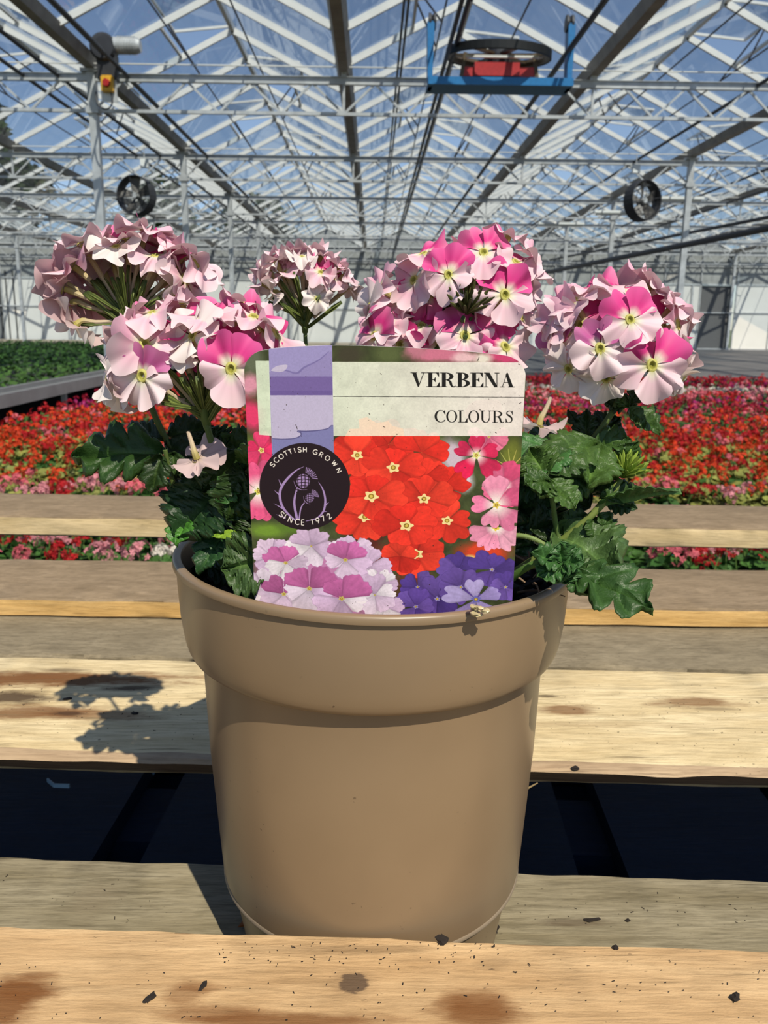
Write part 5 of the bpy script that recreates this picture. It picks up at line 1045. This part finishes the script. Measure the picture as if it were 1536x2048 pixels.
# two single fallen flowers caught among the leaves
fh = empty('flower_head', at(392, 915, .398), 'single fallen lilac white flower hanging among dark leaves at the left', parent=ver); flower3d(fh, at(394, 918, .392), vdir((.20, -.8, -.35)), .0140, 'W', at(366, 832, .398), .3, 1.)
fh = empty('flower_head', at(1085, 850, .41), 'single pale flower upside down behind the right edge of the label', parent=ver); flower3d(fh, at(1078, 852, .41), vdir((-.15, -.95, .1)), .0140, 'W', at(1114, 765, .415), 0., 1.)
# leaves
def leaf(base, tip, n, hw, lobes=5, dep=.3, droop=.12, col=(.030, .085, .018), name='leaf', asym=0., curl=0., fold=.25):
    """toothed verbena leaf with a sunken mid vein and quilted side veins"""
    b = at(*base); t = at(*tip); d = t-b; Ln = np.linalg.norm(d); d = d/Ln; nn = vdir(n); nn = nrm(nn-d*(nn@d)); s = np.cross(nn, d); NU, NV = 56, 17; V = []; C = []; col = np.array(col)*g.uniform(.88, 1.12)
    ph = g.uniform(0, 1)
    for i in range(NU):
        u = i/(NU-1); env = (math.sin(math.pi*min(1, u**.72))**.75 if u < .999 else 0)*.98+.02; q = (u*lobes+ph) % 1; lob = (1-dep)+dep*min(1, math.sin(math.pi*min(1, q*1.0))**.55*1.0); fine = 1+.035*math.sin(u*lobes*4*2*math.pi)
        env *= 1-.45*max(0, (u-.72)/.28)**1.5
        for j in range(NV):
            v = -1+2*j/(NV-1); w_ = hw*env*(lob if abs(v) > .35 else 1)*fine; w_ = hw*env*(1+(lob*fine-1)*min(1, abs(v)*1.4)); w_ *= 1+asym*v
            ad = abs(v); fx = u*Ln+ad*w_*.38*(.3+dep)               # teeth point forwards
            ve = ((u-.42*ad*hw/Ln*1.5)*lobes*1.0+ph) % 1; dv = min(ve, 1-ve); vein = math.exp(-(dv/.10)**2)*(ad > .04)*(1-ad*.3); mid = math.exp(-(ad/.06)**2)
            z = fold*ad*w_-droop*Ln*u*u-curl*ad*ad*w_+hw*(.13*(1-vein)*math.sin(math.pi*min(1, ad*1.05))-.08*mid)+hw*.06*math.sin(9*u+5*v+ph*6)+hw*.05*math.sin(6.5*ad+ph*5)*(1-mid)
            V.append(b+d*fx+s*(v*w_)+nn*z); C.append(col*(1+.6*vein+.9*mid)+np.array((.03, .035, .012))*mid*.8+.010*vein)
    o = obj(name, V, [f[::-1] for f in gridF(NU, NV)], M_leaf, ver, loc=b, smooth=True, col=np.clip(C, 0, 1)); md = o.modifiers.new('thickness', 'SOLIDIFY'); md.thickness = .00045; md.offset = -1
    return o
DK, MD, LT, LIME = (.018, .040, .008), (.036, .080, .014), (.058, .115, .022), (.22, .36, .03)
leaf((330, 902, .405), (138, 906, .405), (.0, .62, .75), .0185, 4, .50, .10, (.022, .056, .010), fold=.1)  # shadow side of this leaf is put into its darker green
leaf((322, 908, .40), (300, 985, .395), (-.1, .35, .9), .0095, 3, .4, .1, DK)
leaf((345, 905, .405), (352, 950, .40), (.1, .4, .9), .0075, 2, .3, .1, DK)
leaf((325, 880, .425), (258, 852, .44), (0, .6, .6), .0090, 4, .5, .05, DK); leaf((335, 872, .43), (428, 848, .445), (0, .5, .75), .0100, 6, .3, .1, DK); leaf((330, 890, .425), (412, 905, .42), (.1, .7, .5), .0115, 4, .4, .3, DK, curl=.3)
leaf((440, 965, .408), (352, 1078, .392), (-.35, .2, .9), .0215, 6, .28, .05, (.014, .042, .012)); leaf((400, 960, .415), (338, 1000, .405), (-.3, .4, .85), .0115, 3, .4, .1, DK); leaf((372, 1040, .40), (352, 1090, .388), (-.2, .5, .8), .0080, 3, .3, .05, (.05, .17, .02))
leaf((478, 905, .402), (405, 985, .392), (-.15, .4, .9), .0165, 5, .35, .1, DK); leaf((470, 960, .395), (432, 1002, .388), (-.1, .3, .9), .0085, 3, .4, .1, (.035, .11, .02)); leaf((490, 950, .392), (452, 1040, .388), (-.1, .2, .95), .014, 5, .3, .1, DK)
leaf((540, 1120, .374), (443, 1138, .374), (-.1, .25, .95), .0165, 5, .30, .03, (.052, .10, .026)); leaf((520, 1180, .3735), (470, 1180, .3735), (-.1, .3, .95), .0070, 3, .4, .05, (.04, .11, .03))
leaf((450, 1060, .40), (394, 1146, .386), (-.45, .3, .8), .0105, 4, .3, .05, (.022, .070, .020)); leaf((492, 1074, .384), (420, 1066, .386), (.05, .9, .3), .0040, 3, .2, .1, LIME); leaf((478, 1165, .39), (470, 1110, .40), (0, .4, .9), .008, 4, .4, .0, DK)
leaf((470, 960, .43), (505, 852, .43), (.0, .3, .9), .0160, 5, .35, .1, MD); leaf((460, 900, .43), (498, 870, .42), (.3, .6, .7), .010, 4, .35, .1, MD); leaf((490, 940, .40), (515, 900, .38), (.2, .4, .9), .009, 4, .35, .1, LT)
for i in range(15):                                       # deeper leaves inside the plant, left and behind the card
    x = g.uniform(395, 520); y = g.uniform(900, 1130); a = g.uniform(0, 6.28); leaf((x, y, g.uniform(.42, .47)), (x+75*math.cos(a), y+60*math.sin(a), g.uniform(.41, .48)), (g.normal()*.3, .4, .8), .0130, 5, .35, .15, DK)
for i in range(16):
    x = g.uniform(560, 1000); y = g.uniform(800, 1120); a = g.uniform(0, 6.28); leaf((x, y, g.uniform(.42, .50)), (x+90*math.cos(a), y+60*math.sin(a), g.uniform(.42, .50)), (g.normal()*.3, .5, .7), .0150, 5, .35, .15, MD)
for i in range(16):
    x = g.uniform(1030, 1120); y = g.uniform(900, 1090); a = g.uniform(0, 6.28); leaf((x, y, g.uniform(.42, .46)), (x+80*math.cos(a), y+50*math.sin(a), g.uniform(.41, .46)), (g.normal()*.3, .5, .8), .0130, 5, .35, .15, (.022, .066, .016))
leaf((1170, 888, .425), (1040, 912, .410), (-.1, .75, .35), .0135, 4, .25, .35, (.020, .050, .014), curl=.3); leaf((1180, 885, .425), (1246, 832, .43), (.2, .45, .75), .0120, 4, .25, .2, DK, curl=.4); leaf((1172, 880, .42), (1172, 818, .425), (-.4, .3, .8), .0065, 4, .5, .1, DK); leaf((1176, 880, .42), (1138, 815, .43), (.1, .4, .9), .0050, 4, .5, .15, DK)
leaf((1256, 822, .42), (1326, 852, .41), (.15, .75, .55), .0105, 4, .35, .28, MD); leaf((1252, 812, .42), (1212, 806, .42), (0, .6, .7), .0070, 4, .5, .1, DK); leaf((1260, 812, .42), (1274, 778, .42), (.3, .4, .8), .0055, 4, .5, .1, DK); leaf((1256, 815, .418), (1235, 790, .42), (0, .5, .8), .005, 3, .5, .1, MD)
leaf((1192, 890, .405), (1100, 900, .380), (-.05, .70, .68), .0140, 5, .30, .25, LT, fold=.1); leaf((1190, 892, .405), (1190, 950, .378), (.1, .60, .78), .0150, 5, .30, .25, LT, fold=.1); leaf((1150, 905, .395), (1092, 940, .378), (-.1, .6, .78), .0120, 5, .32, .15, MD); leaf((1120, 890, .40), (1040, 935, .38), (-.2, .7, .7), .0150, 4, .22, .2, (.045, .13, .03)); leaf((1190, 888, .41), (1262, 876, .405), (.1, .78, .55), .0105, 4, .35, .15, MD)
leaf((1230, 935, .405), (1277, 884, .40), (.3, .3, .85), .0080, 4, .3, .1, MD); leaf((1215, 925, .41), (1185, 985, .40), (.1, .4, .9), .0080, 5, .4, .1, MD)
leaf((1196, 1012, .398), (1358, 967, .380), (.12, .88, -.38), .0095, 8, .40, .10, (.050, .115, .030), curl=.1); leaf((1200, 995, .395), (1290, 975, .40), (.1, .75, .6), .0080, 6, .4, .05, MD)
leaf((1100, 950, .388), (1200, 958, .392), (.05, .35, .92), .0125, 6, .25, .05, (.045, .10, .024)); leaf((1098, 962, .374), (1152, 1016, .366), (.25, .7, .7), .0090, 5, .40, .05, LT); leaf((1100, 962, .374), (1050, 966, .368), (-.1, .7, .7), .0085, 4, .45, .05, MD); leaf((1092, 952, .38), (1058, 895, .385), (-.1, .3, .95), .0115, 4, .25, .05, LT); leaf((1096, 960, .372), (1080, 995, .366), (0, .7, .75), .0070, 4, .45, .05, LT); leaf((1098, 945, .382), (1120, 905, .39), (.1, .3, .95), .008, 4, .4, .05, LT)
leaf((1112, 1062, .402), (1240, 1128, .372), (.22, .55, .80), .0235, 5, .24, .12, (.066, .125, .034), fold=.12); leaf((1130, 1080, .40), (1190, 1035, .405), (0, .5, .85), .0120, 4, .30, .1, (.060, .115, .032)); leaf((1060, 1060, .40), (1120, 1040, .41), (0, .5, .85), .0120, 4, .30, .1, DK)
leaf((1150, 1140, .372), (1306, 1212, .346), (.10, .72, .68), .0175, 3, .66, .10, (.034, .085, .018), fold=.08); leaf((1152, 1142, .370), (1182, 1190, .362), (.0, .6, .8), .0090, 2, .2, .1, (.034, .085, .018))
for tx_, ty_, hw in ((1066, 1104, .0075), (1074, 1152, .0080), (1130, 1168, .0085), (1166, 1122, .0080), (1122, 1085, .0075), (1100, 1160, .006), (1150, 1150, .008)): leaf((1124, 1126, .366), (tx_, ty_, .358+.00012*abs(ty_-1120)), (0, .65, .75), hw, 4, .45, .05, (.045, .125, .030))
leaf((1188, 1035, .40), (1192, 1088, .392), (.45, .2, .85), .0085, 4, .2, .05, MD); leaf((1196, 1030, .40), (1224, 1046, .395), (.4, .4, .8), .0055, 3, .2, .05, MD); leaf((1212, 1002, .41), (1274, 1014, .402), (.2, .55, .8), .0075, 5, .35, .1, (.03, .07, .02)); leaf((1180, 1015, .41), (1150, 1000, .415), (0, .5, .8), .010, 4, .35, .1, DK)
